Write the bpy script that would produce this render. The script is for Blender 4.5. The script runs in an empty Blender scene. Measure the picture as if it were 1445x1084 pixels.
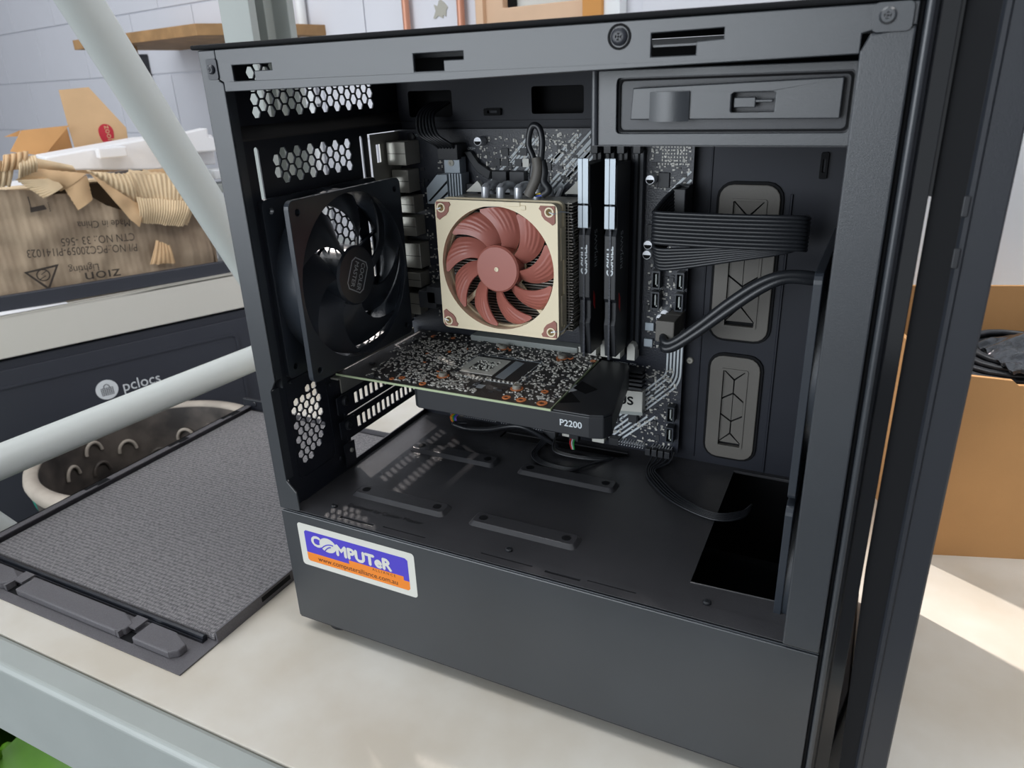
import bpy, math, random
from mathutils import Vector as V, Matrix
from mathutils.geometry import tessellate_polygon
random.seed(7)
R = math.radians
S = 0.001            # the scene is laid out in millimetres around the computer case
ZT = 912.0           # height of the case's underside above the workshop floor
sc = bpy.context.scene

# ------------------------------------------------------------ camera
CM = [[0.89685469, 0.44083913, -0.03622876],
      [0.13852883, -0.35772087, -0.92349637],
      [-0.42007312, 0.82322332, -0.38189257]]      # rows: right, down, forward
CC = V((360.93, -334.41, 375.29)); FP = 1043.46
def W(p): return V((p[0]*S, p[1]*S, (p[2]+ZT)*S))
cam = bpy.data.cameras.new('camera'); camo = bpy.data.objects.new('camera', cam)
sc.collection.objects.link(camo); sc.camera = camo
r, d, f = [V(x).normalized() for x in CM]
m = Matrix((r, -d, -f)).transposed().to_4x4(); m.translation = W(CC); camo.matrix_world = m
cam.sensor_width = 36; cam.lens = FP/1445*36; cam.clip_start = 0.01; cam.clip_end = 60
cam.dof.use_dof = True; cam.dof.focus_distance = 0.52; cam.dof.aperture_fstop = 18
sc.view_settings.view_transform = 'Standard'; sc.view_settings.look = 'None'
sc.view_settings.gamma = 1; sc.view_settings.use_curve_mapping = False
sc.view_settings.exposure = -0.15

# ------------------------------------------------------------ world, sun, workshop lights
wd = bpy.data.worlds.new('world'); sc.world = wd; wd.use_nodes = True
bg = wd.node_tree.nodes['Background']; bg.inputs[0].default_value = (0.90, 0.95, 1.0, 1); bg.inputs[1].default_value = 0.85
def sun(direction, strength, ang):
    l = bpy.data.lights.new('sun', 'SUN'); l.energy = strength; l.angle = R(ang); l.color = (1, 0.92, 0.87)
    o = bpy.data.objects.new('sun', l); sc.collection.objects.link(o); o.location = (-3, 3, 5)
    o.rotation_euler = V(direction).to_track_quat('-Z', 'Y').to_euler()
SUN = V((0.87, -0.5, -0.88)).normalized()
sun(SUN, 6.2, 2.4)
def area(name, loc, target, sx, sy, power, col=(1, 1, 1)):
    l = bpy.data.lights.new(name, 'AREA'); l.shape = 'RECTANGLE'; l.size = sx; l.size_y = sy; l.energy = power; l.color = col
    o = bpy.data.objects.new(name, l); sc.collection.objects.link(o); o.location = loc
    o.rotation_euler = (V(target)-V(loc)).to_track_quat('-Z', 'Y').to_euler()
area('overhead_light', (-0.7, -0.3, 2.95), (-0.6, 0.1, 0.9), 1.6, 0.5, 22, (0.97, 0.98, 1))
area('overhead_light', (1.3, 0.3, 2.95), (0.9, 0.5, 0.9), 1.6, 0.5, 26, (1, 0.98, 0.95))  # unseen overhead light added to brighten the right side
area('overhead_light', (-2.2, 0.4, 2.95), (-1.9, 0.9, 0.9), 1.6, 0.5, 9, (0.97, 0.98, 1))
area('front_fill_light', (-1.5, -2.9, 1.55), (-0.2, 0.1, 1.15), 3.2, 1.9, 100, (0.88, 0.94, 1))  # unseen area light behind the camera, shaped for the sheen on the case

# ------------------------------------------------------------ helpers
def at(px, py, ax, val):                 # photo pixel -> point on the real plane ax = val (mm)
    q = V(((px-722.5)/FP, (py-542)/FP, 1)); d_ = V([sum(CM[k][i]*q[k] for k in range(3)) for i in range(3)])
    i = 'xyz'.index(ax); return CC + d_*((val-CC[i])/d_[i])
def atp(px, py, F):                      # photo pixel -> (u, v) on the plane of frame F
    q = V(((px-722.5)/FP, (py-542)/FP, 1)); d_ = V([sum(CM[k][i]*q[k] for k in range(3)) for i in range(3)])
    n = F.w; t = (F.o-CC).dot(n)/d_.dot(n); p = CC+d_*t-F.o
    return (p.dot(F.u), p.dot(F.v))
class Fr:
    def __init__(s, o, u, v): s.o = V(o); s.u = V(u).normalized(); s.v = V(v).normalized(); s.w = s.u.cross(s.v)
    def __call__(s, a, b, c=0): return s.o + s.u*a + s.v*b + s.w*c
FY = lambda y: Fr((0, y, 0), (1, 0, 0), (0, 0, 1))      # w faces the open side (-y)
FX = lambda x: Fr((x, 0, 0), (0, 1, 0), (0, 0, 1))      # w faces +x
FZ = lambda z: Fr((0, 0, z), (1, 0, 0), (0, 1, 0))      # w faces up
def FA(o, deg, tilt=0):
    a = R(deg); return Fr(o, (math.cos(a), math.sin(a), 0), (0, 0, 1))
ID = Fr((0, 0, 0), (1, 0, 0), (0, 1, 0))
class MB:
    def __init__(s): s.v = []; s.f = []
    def add(s, vs, fs):
        n = len(s.v); s.v += [V(x) for x in vs]; s.f += [tuple(i+n for i in q) for q in fs]; return s
    def box(s, x0, x1, y0, y1, z0, z1, F=ID):
        vs = [F(x, y, z) for z in (z0, z1) for y in (y0, y1) for x in (x0, x1)]
        return s.add(vs, [(0, 2, 3, 1), (4, 5, 7, 6), (0, 1, 5, 4), (2, 6, 7, 3), (0, 4, 6, 2), (1, 3, 7, 5)])
    def plate(s, loops, w0, w1, F):
        loops = [[(float(a), float(b)) for a, b in l] for l in loops]
        tr = tessellate_polygon([[V((a, b, 0)) for a, b in l] for l in loops])
        flat = [p for l in loops for p in l]; n = len(flat); fs = []
        for t in tr:
            (ax, ay), (bx, by), (cx, cy) = (flat[i] for i in t)
            ar = (bx-ax)*(cy-ay)-(by-ay)*(cx-ax)
            if abs(ar) < 1e-9: continue
            t = t if ar > 0 else t[::-1]
            fs += [(t[0]+n, t[1]+n, t[2]+n), (t[2], t[1], t[0])]
        k = 0
        for li, l in enumerate(loops):
            A = sum(l[i][0]*l[(i+1) % len(l)][1]-l[(i+1) % len(l)][0]*l[i][1] for i in range(len(l)))
            flip = (A > 0) != (li == 0)
            for i in range(len(l)):
                a, b = k+i, k+(i+1) % len(l)
                fs.append((a, a+n, b+n, b) if flip else (a, b, b+n, a+n))
            k += len(l)
        return s.add([F(a, b, w0) for a, b in flat]+[F(a, b, w1) for a, b in flat], fs)
    def tube(s, pts, r, seg=8, caps=True, ell=None):
        pts = [V(p) for p in pts]; n = len(pts); vs = []; nrm = None
        for i, p in enumerate(pts):
            t = (pts[min(i+1, n-1)]-pts[max(i-1, 0)]).normalized()
            if nrm is None: nrm = (V((0, 0, 1)) if abs(t.z) < .9 else V((1, 0, 0)))
            nrm = (nrm-t*nrm.dot(t)).normalized(); bn = t.cross(nrm)
            rr = r[i] if isinstance(r, (list, tuple)) else r
            for j in range(seg):
                a = 2*math.pi*j/seg; vs.append(p+nrm*math.cos(a)*rr+bn*math.sin(a)*rr*(ell or 1))
        fs = [(i*seg+j, i*seg+(j+1) % seg, (i+1)*seg+(j+1) % seg, (i+1)*seg+j) for i in range(n-1) for j in range(seg)]
        if caps: fs += [tuple(range(seg))[::-1], tuple(range((n-1)*seg, n*seg))]
        return s.add(vs, fs)
    def lathe(s, prof, F, seg=24, close=False):       # prof: (radius, w)
        vs = [F(rr*math.cos(2*math.pi*j/seg), rr*math.sin(2*math.pi*j/seg), w) for rr, w in prof for j in range(seg)]
        n = len(prof); fs = [(i*seg+j, i*seg+(j+1) % seg, (i+1)*seg+(j+1) % seg, (i+1)*seg+j) for i in range(n-1) for j in range(seg)]
        if close: fs += [((n-1)*seg+j, (n-1)*seg+(j+1) % seg, (j+1) % seg, j) for j in range(seg)]
        else: fs += [tuple(range(seg))[::-1], tuple(range((n-1)*seg, n*seg))]
        return s.add(vs, fs)
    def grid(s, fn, nu, nv, thick=0):                 # fn(u,v)->point, 0..1
        P = [[V(fn(i/nu, j/nv)) for j in range(nv+1)] for i in range(nu+1)]; vs = [p for row in P for p in row]; m_ = nv+1
        fs = [(i*m_+j, (i+1)*m_+j, (i+1)*m_+j+1, i*m_+j+1) for i in range(nu) for j in range(nv)]
        if thick:
            N = []
            for i in range(nu+1):
                for j in range(nv+1):
                    a = P[min(i+1, nu)][j]-P[max(i-1, 0)][j]; b = P[i][min(j+1, nv)]-P[i][max(j-1, 0)]
                    N.append(a.cross(b).normalized())
            n = len(vs); vs = vs+[v_-nn*thick for v_, nn in zip(vs, N)]
            fs += [tuple(x+n for x in q)[::-1] for q in fs]
            bd = [i*m_ for i in range(nu+1)]+[nu*m_+j for j in range(1, m_)]+[i*m_+nv for i in range(nu-1, -1, -1)]+[j for j in range(nv-1, 0, -1)]
            fs += [(bd[k+1-len(bd)], bd[k], bd[k]+n, bd[k+1-len(bd)]+n) for k in range(len(bd))]
        return s.add(vs, fs)
    def text(s, body, F, x, y, size, w0=0, w1=0.15, rot=0, align='LEFT', shear=0, sx=1, font_off=0):
        bold = font_off if font_off >= .02 else 0; font_off = 0 if bold else font_off
        c = bpy.data.curves.new('t', 'FONT'); c.body = body; c.size = size; c.align_x = align; c.resolution_u = 3; c.offset = font_off
        o = bpy.data.objects.new('t', c); me = bpy.data.meshes.new_from_object(o)
        ca, sa = math.cos(R(rot)), math.sin(R(rot)); n = len(me.vertices)
        def mp(co, w):
            a, b = (co.x+shear*co.y)*sx, co.y; return F(x+a*ca-b*sa, y+a*sa+b*ca, w)
        fs = [tuple(p.vertices) for p in me.polygons]; d0 = bold*size
        for k, (dx, dy) in enumerate(((0, 0), (-1, 0), (1, 0), (0, 1), (0, -1)) if bold else ((0, 0),)):
            x, y = x+dx*d0, y+dy*d0
            s.add([mp(v_.co, w1+k*.012) for v_ in me.vertices], fs)
            x, y = x-dx*d0, y-dy*d0
        bpy.data.objects.remove(o); bpy.data.curves.remove(c); bpy.data.meshes.remove(me); return s
def spline(pts, n=8):
    pts = [V(p) for p in pts]; q = [2*pts[0]-pts[1]]+pts+[2*pts[-1]-pts[-2]]; out = []
    for i in range(1, len(q)-2):
        for k in range(n):
            t = k/n; a, b, c, d_ = q[i-1], q[i], q[i+1], q[i+2]
            out.append(0.5*((2*b)+(c-a)*t+(2*a-5*b+4*c-d_)*t*t+(3*b-a-3*c+d_)*t**3))
    return out+[pts[-1]]
def rrect(x0, x1, y0, y1, r, n=4):
    out = []
    for cx, cy, a0 in ((x1-r, y1-r, 0), (x0+r, y1-r, 90), (x0+r, y0+r, 180), (x1-r, y0+r, 270)):
        for i in range(n+1): a = R(a0+90*i/n); out.append((cx+r*math.cos(a), cy+r*math.sin(a)))
    return out
def circ(cx, cy, r, n=24): return [(cx+r*math.cos(2*math.pi*i/n), cy+r*math.sin(2*math.pi*i/n)) for i in range(n)]
def hexa(cx, cy, r, off=0): return [(cx+r*math.cos(R(60*i+off)), cy+r*math.sin(R(60*i+off))) for i in range(6)]
def rect(x0, x1, y0, y1): return [(x0, y0), (x1, y0), (x1, y1), (x0, y1)]
ORG = {}
def obj(name, mb, mat_, parent=None, smooth=None, bevel=0, seg=2, label=None, kind=None):
    org = ORG[parent.name] if parent else V((0, 0, 0))
    me = bpy.data.meshes.new(name)
    if not parent and mb.v:
        lo = V([min(v_[i] for v_ in mb.v) for i in range(3)]); hi = V([max(v_[i] for v_ in mb.v) for i in range(3)])
        org = V(((lo.x+hi.x)/2, (lo.y+hi.y)/2, lo.z))
    me.from_pydata([(v_-org)*S for v_ in mb.v], [], mb.f); me.update()
    o = bpy.data.objects.new(name, me); sc.collection.objects.link(o); me.materials.append(mat_)
    if parent: o.parent = parent
    else: o.location = W(org)
    ORG[o.name] = org
    if smooth:
        me.polygons.foreach_set('use_smooth', [True]*len(me.polygons)); me.set_sharp_from_angle(angle=R(smooth))
    if bevel:
        b = o.modifiers.new('bevel', 'BEVEL'); b.width = bevel*S; b.segments = seg; b.limit_method = 'ANGLE'; b.angle_limit = R(40)
    if label: o['label'] = label
    if kind: o['kind'] = kind
    return o
def tag(o, label, cat, group=None):
    o['label'] = label; o['category'] = cat
    if group: o['group'] = group
    return o
def thing(name, org, label, cat, group=None):
    o = bpy.data.objects.new(name, None); sc.collection.objects.link(o); o.location = W(org); o.empty_display_size = 0.02
    ORG[o.name] = V(org); return tag(o, label, cat, group)
def copyof(src, org_shift, parent):      # a copy of a part, its mesh shared
    c = src.copy(); sc.collection.objects.link(c); c.parent = parent; c.location = src.location+V(org_shift)*S; ORG[c.name] = ORG[src.name]; return c

# ------------------------------------------------------------ materials
def lin(c):
    return tuple(((x/255)/12.92 if x/255 <= .04045 else ((x/255+.055)/1.055)**2.4) for x in c)+(1,)
def mat(name, col, rough=.5, metal=0, bump=0, bscale=300, var=0, vscale=8, col2=None, spec=.5, coat=0):
    m_ = bpy.data.materials.new(name); m_.use_nodes = True; nt = m_.node_tree; p = nt.nodes['Principled BSDF']
    p.inputs['Roughness'].default_value = rough; p.inputs['Metallic'].default_value = metal
    p.inputs['Specular IOR Level'].default_value = spec; p.inputs['Coat Weight'].default_value = coat; p.inputs['Coat Roughness'].default_value = .08
    c = lin(col); p.inputs['Base Color'].default_value = c
    tc = nt.nodes.new('ShaderNodeTexCoord')
    if var or col2:
        n = nt.nodes.new('ShaderNodeTexNoise'); n.inputs['Scale'].default_value = vscale; n.inputs['Detail'].default_value = 6
        nt.links.new(tc.outputs['Object'], n.inputs['Vector'])
        rp = nt.nodes.new('ShaderNodeValToRGB'); nt.links.new(n.outputs['Fac'], rp.inputs[0])
        c2 = lin(col2) if col2 else tuple(x*(1-var) for x in c[:3])+(1,)
        rp.color_ramp.elements[0].position = .38; rp.color_ramp.elements[1].position = .66
        rp.color_ramp.elements[0].color = c2; rp.color_ramp.elements[1].color = c
        nt.links.new(rp.outputs[0], p.inputs['Base Color'])
    if bump:
        n = nt.nodes.new('ShaderNodeTexNoise'); n.inputs['Scale'].default_value = bscale; n.inputs['Detail'].default_value = 3
        nt.links.new(tc.outputs['Object'], n.inputs['Vector'])
        b = nt.nodes.new('ShaderNodeBump'); b.inputs['Strength'].default_value = bump; b.inputs['Distance'].default_value = .001
        nt.links.new(n.outputs['Fac'], b.inputs['Height']); nt.links.new(b.outputs[0], p.inputs['Normal'])
    return m_
M = {}
M['case'] = mat('black_powder_coat', (50, 54, 59), .33, 0, .10, 2500, .12, 14, spec=.75)
M['tray'] = mat('black_tray_steel', (36, 39, 48), .5, 0, .10, 2000, .2, 10, spec=.3)
M['ledge'] = mat('lit_ledge_steel', (70, 68, 66), .4, 0, .1, 2000)  # paler copy of the panel steel: light on the ledge put into its colour
M['casein'] = mat('black_satin_steel', (35, 38, 46), .33, 0, .10, 2000, .2, 10)
M['shroud'] = mat('black_shroud_steel', (64, 64, 67), .26, 0, .15, 1600, .25, 12)
M['gloss'] = mat('glossy_black_plastic', (16, 18, 22), .12, 0)
M['blk'] = mat('matte_black_plastic', (36, 38, 42), .45)
M['fan'] = mat('black_fan_plastic', (46, 51, 58), .3, 0, .05, 900)
M['dark'] = mat('near_black', (14, 15, 18), .7, spec=.2)  # for black parts, and as painted dark inside slots, holes and grooves
M['rubber'] = mat('grey_rubber', (98, 95, 90), .55, 0, .1, 900)
M['cable'] = mat('black_cable', (36, 38, 42), .34)
M['pcb'] = mat('black_solder_mask', (36, 40, 50), .35, 0, .25, 900)
M['gpcb'] = mat('graphite_solder_mask', (54, 52, 52), .45, 0, .3, 1200)
M['pcbedge'] = mat('green_board_edge', (176, 190, 152), .6)
M['silk'] = mat('white_silkscreen', (205, 212, 216), .5)
M['solder'] = mat('solder_and_ceramic', (226, 224, 216), .4, .0, 0, 1, .55, 700)
M['copper'] = mat('copper_ring', (232, 140, 84), .4, .1)
M['alu'] = mat('brushed_aluminium', (214, 217, 222), .34, .45)
M['sink'] = mat('grey_anodised_heatsink', (176, 186, 194), .38, .3)
M['steel'] = mat('nickel_steel', (176, 174, 164), .3, .4, .05, 500)
M['chip'] = mat('chip_epoxy', (52, 54, 58), .5)
M['beige'] = mat('cream_fan_plastic', (240, 226, 194), .42)
M['brown'] = mat('rust_brown_plastic', (172, 104, 92), .34)
M['pad'] = mat('dusty_brown_rubber', (158, 106, 94), .6)
M['fin'] = mat('aluminium_fin', (176, 172, 164), .35, .4)
M['white'] = mat('white_plastic', (225, 228, 230), .4)
M['table'] = mat('worn_white_laminate', (214, 211, 203), .45, 0, .05, 200, 0, 9, (196, 188, 174))
M['beam'] = mat('grey_green_rack_paint', (164, 170, 167), .4, 0, .05, 150, .08, 10)
M['cream'] = mat('cream_rack_paint', (214, 210, 200), .4, 0, .03, 150)
M['brace'] = mat('pale_green_rack_paint', (200, 205, 202), .32)
M['cab'] = mat('graphite_cabinet_paint', (58, 60, 68), .45, 0, .05, 400, .1, 3)
M['card'] = mat('tan_cardboard', (212, 160, 104), .8, 0, .15, 200, .12, 9)
M['kraft'] = mat('kraft_cardboard', (214, 178, 136), .8, 0, .1, 200, .1, 12)
M['tornp'] = mat('weathered_brown_cardboard', (178, 158, 134), .85, 0, .5, 120, 0, 6, (128, 110, 92))
M['tornl'] = mat('torn_kraft_inner_ply', (234, 208, 170), .85, 0, .4, 200, .2, 16)
M['ink'] = mat('faded_black_ink', (58, 50, 44), .8)
M['red'] = mat('red_print', (186, 40, 56), .6)
M['foamw'] = mat('white_polystyrene', (236, 236, 238), .7, 0, .1, 300)
M['wood'] = mat('raw_plywood', (170, 132, 88), .7, 0, .2, 60, .3, 20)
M['pinkwood'] = mat('pale_window_timber', (214, 180, 150), .6, 0, .1, 80, .1, 10)
M['copperpipe'] = mat('copper_pipe', (196, 140, 116), .4, .3)
M['orange'] = mat('orange_strip', (200, 140, 70), .6)
M['glass'] = mat('dusty_window_glass', (178, 182, 178), .25, 0, 0, 1, 0, 3, (206, 208, 204))
M['green'] = mat('lime_green_plastic', (92, 150, 20), .4, 0, .1, 60, .5, 6)
M['teal'] = mat('teal_plastic', (30, 130, 112), .45)
M['stpurple'] = mat('sticker_violet_blue', (74, 62, 190), .35)
M['storange'] = mat('sticker_orange', (236, 134, 38), .35)
M['stwhite'] = mat('sticker_silver_white', (214, 214, 206), .35)
M['stbrown'] = mat('sticker_dark_brown', (70, 28, 14), .4)
M['lip'] = mat('grey_speckled_steel', (96, 94, 98), .5, 0, .25, 1500, .2, 900)
M['yellow'] = mat('yellow_wire', (220, 190, 50), .5); M['blue'] = mat('blue_wire', (60, 90, 200), .5); M['greenw'] = mat('green_wire', (40, 150, 70), .5)
M['orangew'] = mat('orange_wire', (230, 120, 40), .5); M['lilac'] = mat('lilac_wire', (150, 110, 200), .5); M['redw'] = mat('red_wire', (200, 40, 40), .5)
M['bag'] = mat('clear_bubble_bag_over_black', (70, 74, 80), .12, 0, .8, 90, .7, 120)
def foam_mat():
    m_ = mat('woven_black_foam_mat', (100, 98, 100), .75, 0); nt = m_.node_tree; p = nt.nodes['Principled BSDF']
    tc = nt.nodes.new('ShaderNodeTexCoord'); mp = nt.nodes.new('ShaderNodeMapping'); nt.links.new(tc.outputs['Object'], mp.inputs[0])
    mp.inputs['Scale'].default_value = (1, .45, 1)
    vo = nt.nodes.new('ShaderNodeTexVoronoi'); vo.inputs['Scale'].default_value = 620; vo.inputs['Randomness'].default_value = .35
    nt.links.new(mp.outputs[0], vo.inputs['Vector'])
    rp = nt.nodes.new('ShaderNodeValToRGB'); nt.links.new(vo.outputs['Distance'], rp.inputs[0])
    rp.color_ramp.elements[0].color = lin((150, 147, 148)); rp.color_ramp.elements[1].color = lin((74, 73, 76)); rp.color_ramp.elements[1].position = .7
    nt.links.new(rp.outputs[0], p.inputs['Base Color'])
    b = nt.nodes.new('ShaderNodeBump'); b.inputs['Strength'].default_value = .6; b.inputs['Distance'].default_value = .0008; b.invert = True
    nt.links.new(vo.outputs['Distance'], b.inputs['Height']); nt.links.new(b.outputs[0], p.inputs['Normal'])
    return m_
M['foam'] = foam_mat()
def bin_mat():
    m_ = mat('dirty_grey_rubber', (92, 84, 78), .6, 0, .4, 60, 0, 14, (48, 44, 42)); return m_
M['bin'] = bin_mat(); M['binrim'] = mat('chalky_bin_rim', (176, 166, 154), .8, 0, .3, 90, .2, 20)
M['wall'] = mat('white_painted_block', (212, 213, 220), .7, 0, .25, 60, .06, 3)
M['floor'] = mat('grey_concrete', (120, 118, 114), .8, 0, .2, 30, .25, 3)
M['ceil'] = mat('white_ceiling_sheet', (215, 216, 216), .7)
# ------------------------------------------------------------ the room
def struct(name, mb, m_, **k): return obj(name, mb, m_, kind='structure', **k)
WA = FA((-3268, 1875, 0), -12)                     # back wall, u runs to the right, w faces the bench
FLZ = -912
wl_ = WA(-1965, 0, -70); wr_ = WA(6800, 0, -70)
foot_ = [(-5200, -3400), (3400, -3400), (3400, wr_.y), (wl_.x, wl_.y), (-5200, wl_.y)]
struct('floor', MB().plate([foot_], FLZ-60, FLZ, FZ(0)), M['floor'])
# unseen ceiling hole cut to place the sun patches; small timber window above case
def sunhit(p):
    p = V(p); t = (2100-p.z)/(-SUN.z); q = p-SUN*t; return q.x, q.y
hs_ = [sunhit(p) for p in ((0, 0, 80), (0, 190, 80), (0, 0, 390), (0, 190, 390), (400, 215, -12), (510, 285, -12), (420, 290, -12))]
sq = [(.87*x-.5*y, .5*x+.87*y) for x, y in hs_]
s0_, s1_, q0_, q1_ = min(a for a, b in sq)-10, max(a for a, b in sq)+30, min(b for a, b in sq)+26, max(b for a, b in sq)-10
def sun_hole(k): return [((.87*a+.5*b)/1.0069, (-.5*a+.87*b)/1.0069) for a, b in ((s0_-k, q0_-k), (s1_+k, q0_-k), (s1_+k, q1_+k), (s0_+150-k, q1_+k), (s0_-k, q0_+280))]
pu0 = atp(714, 10, WA)[0]; pu1 = atp(846, 10, WA)[0]; pv0 = atp(780, 19, WA)[1]
struct('ceiling', MB().plate([foot_, sun_hole(0)], 2100, 2160, FZ(0)), M['ceil'])
struct('wall_back', MB().plate([rect(-1900, 6500, FLZ, 2100), rect(pu0, pu1, pv0, pv0+620)], -140, 0, WA), M['wall'])
# painted block courses that stand proud of their joints, on the wall in view
n_ = 0
for r_ in range(-2, 8):
    z0 = 95+r_*193 if False else 47+r_*193
    for k in range(0, 16):
        u0 = -700+k*393+(196 if r_ % 2 else 0); u1 = u0+389
        if z0+189 > pv0-40 and u1 > pu0-60 and u0 < pu1+60: continue
        n_ += 1
        if z0 > 1000: continue
        if n_ == 1: blk = obj('block', MB().box(u0, u1, z0, z0+189, 0, 5, WA), M['wall'], bpy.data.objects['wall_back'], bevel=1.5); b0 = (u0, z0)
        else: copyof(blk, WA.u*(u0-b0[0])+WA.v*(z0-b0[1]), bpy.data.objects['wall_back'])
struct('wall_left', MB().box(-5260, -5200, -3400, 3200, FLZ, 2100), M['wall'])
struct('wall_right', MB().box(3400, 3460, -3400, 3200, FLZ, 2100), M['wall'])
struct('wall_front', MB().box(-5200, -2400, -3460, -3400, FLZ, 2100).box(800, 3400, -3460, -3400, FLZ, 2100), M['wall'])
w1_ = struct('window_1', MB().plate([rect(pu0-70, pu1+30, pv0-45, pv0+660), rect(pu0+8, pu1-14, pv0+18, pv0+600)], -60, 22, WA), M['pinkwood'], bevel=2)
obj('pane', MB().box(pu0+8, pu1-14, pv0+18, pv0+600, -30, -24, WA), M['glass'], w1_)
obj('glazing_bead', MB().box(pu0+8, pu0+13, pv0+18, pv0+600, -24, 4, WA), M['dark'], w1_)
struct('sun_hole_frame', MB().plate([sun_hole(25), sun_hole(0)], 2080, 2180, FZ(0)), M['white'], bevel=2)  # frame of the added, unseen ceiling hole that shapes the sun patches
q = atp(850, 10, WA); struct('trim_1', MB().box(q[0]-22, q[0]+22, 300, 1100, 2, 40, WA), M['orange'], bevel=2)
q = atp(868, 10, WA); struct('trim_2', MB().box(q[0]-26, q[0]+28, 300, 1100, 2, 30, WA), M['white'], bevel=2)
q = atp(702, 15, WA); struct('trim_3', MB().box(q[0]-34, q[0]-14, 300, 1100, 2, 34, WA), M['pinkwood'], bevel=2)
for px, nm, mm, rr, lb in ((583, 'copper_pipe', 'copperpipe', 9, 'thin copper pipe up the white wall, left one of the pair'), (660, 'copper_pipe', 'copperpipe', 9, 'thin copper pipe up the white wall, right one beside the patched plaster'), (436, 'conduit_pipe', 'white', 13, 'white painted conduit up the wall right of the rack upright')):
    q = atp(px, 30, WA); mb = MB().tube([WA(q[0], 0, 22), WA(q[0], 1300, 22)], rr, 12)
    for zz in (330, 700): mb.box(q[0]-rr*1.8, q[0]+rr*1.8, zz, zz+14, 0, 24+rr, WA)
    tag(obj(nm, mb, M[mm], smooth=40), lb, 'pipe')
q = atp(624, 15, WA)
tag(obj('plaster_patch', MB().plate([[(q[0]+12*random.uniform(.6, 1.8)*math.cos(a/14*6.283)*1.6, q[1]+18*random.uniform(.5, 2)*math.sin(a/14*6.283)) for a in range(14)]], 4, 7, WA), mat('stained_plaster', (168, 166, 156), .9)), 'small stained patch on the white wall between the copper pipes', 'patch')

# ------------------------------------------------------------ plywood wall shelf
PLK = FA(WA(0, 0, 0)+WA.w*330, -12)
a0 = atp(100, 58, PLK); a1 = atp(275, 33, PLK); zt = atp(275, 33, PLK)[1]
sh = thing('wall_shelf', PLK(a0[0], zt-30, -160), 'raw plywood shelf on a black bracket high on the grey wall', 'shelf')
zl = atp(118, 52, PLK)[1]
bk = atp(322, 42, Fr(WA.o, WA.u, WA.v))
obj('board', MB().plate([[(a0[0]+10, 330), (a0[0]+10, 0), (a1[0], 0), (a1[0]+80, 170), (a1[0]+80, 330)][::-1]], 0, 26, Fr(V((PLK.o.x, PLK.o.y, zt-26)), PLK.u, V((0, 0, 1)).cross(PLK.u))), M['wood'], sh, bevel=1)
b_ = atp(203, 66, FA(PLK(0, 0, -320), -12)); bz = zt-28
obj('bracket', MB().box(b_[0]-8, b_[0]+8, bz-8, bz, -322, -170, PLK).plate([[(-320, bz-6), (-300, bz-6), (-312, bz-115), (-320, bz-115)]], -b_[0]-8, -b_[0]+8, Fr(PLK.o, PLK.w, PLK.v)), M['blk'], sh)
b_ = atp(160, 72, PLK); obj('wood_block', MB().box(b_[0]-16, b_[0]+16, bz-80, bz, -60, -20, PLK), M['wood'], sh)
# ------------------------------------------------------------ the bench (a rack shelf) under the case
def F2(p): return p
bench = thing('rack_bench', (0, 200, -912), 'grey rack bench with a worn white board top carrying the open computer', 'bench')
obj('bench_top', MB().box(-345, 980, -104, 700, -30, -12), M['table'], bench, bevel=1)
E0 = -127
obj('front_beam', MB().plate([[(-104, -14), (-104, -90), (-127, -90), (-127, -15), (-124, -11.5), (-108, -11.5)][::-1]], -400, 980, Fr((0, 0, 0), (0, 1, 0), (0, 0, 1))), M['beam'], bench, bevel=1.5)
obj('rear_beam', MB().plate([[(700, -14), (700, -90), (723, -90), (723, -12)]], -400, 980, Fr((0, 0, 0), (0, 1, 0), (0, 0, 1))), M['beam'], bench, bevel=1)
XU = -372
def upright(y0, y1, top):
    ym = (y0+y1)/2
    prof = [(y0, 0), (y0, 48), (y0+12, 48), (y0+12, 22), (ym-14, 22), (ym-14, 4), (ym+14, 4), (ym+14, 22), (y1-12, 22), (y1-12, 48), (y1, 48), (y1, 0)]
    mb = MB().plate([[(XU-30+b, a) for a, b in prof][::-1]], -912, top, Fr((0, 0, 0), (1, 0, 0), (0, 1, 0)))
    o = obj('upright', mb, M['beam'], bench, bevel=1.2)
    hm = MB()
    for k in range(0, 26):
        z = -700+k*51
        if z < top-20: hm.lathe([(7.5, 4.2), (7.5, 6)], Fr((XU-30, ym, z), (0, 1, 0), (0, 0, 1)), 12)
    obj('slot_hole', hm, M['white'], o, kind='stuff')
y0 = at(338, 30, 'x', XU).y; y1 = at(402, 30, 'x', XU).y
upright(y0, y1, 1250); upright(-232, -132, 1250)
def rod(name, p, q, r_, m_, par): return obj(name, MB().tube([p, q], r_, 20, ell=.55), m_, par, smooth=40)
pa, pb = at(112, 0, 'x', XU), at(342, 365, 'x', XU); dd = (pb-pa)
obj('diagonal_brace', MB().tube([pa-dd*.75, pb+dd*.12], 22, 20, ell=.9), M['brace'], bench, smooth=40)
pa, pb = at(0, 652, 'x', XU+6), at(360, 505, 'x', XU+6); dd = (pb-pa)
obj('cross_brace', MB().tube([pa-dd*.45, pb+dd*.2], 17, 20, ell=.9), M['brace'], bench, smooth=40)
pa, pb = at(0, 760, 'x', XU-4), at(34, 782, 'x', XU-4); dd = (pb-pa).normalized()
obj('lower_brace', MB().tube([pa-dd*170, pb+dd*200], 20, 20, ell=.9), M['brace'], bench, smooth=40)

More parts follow.
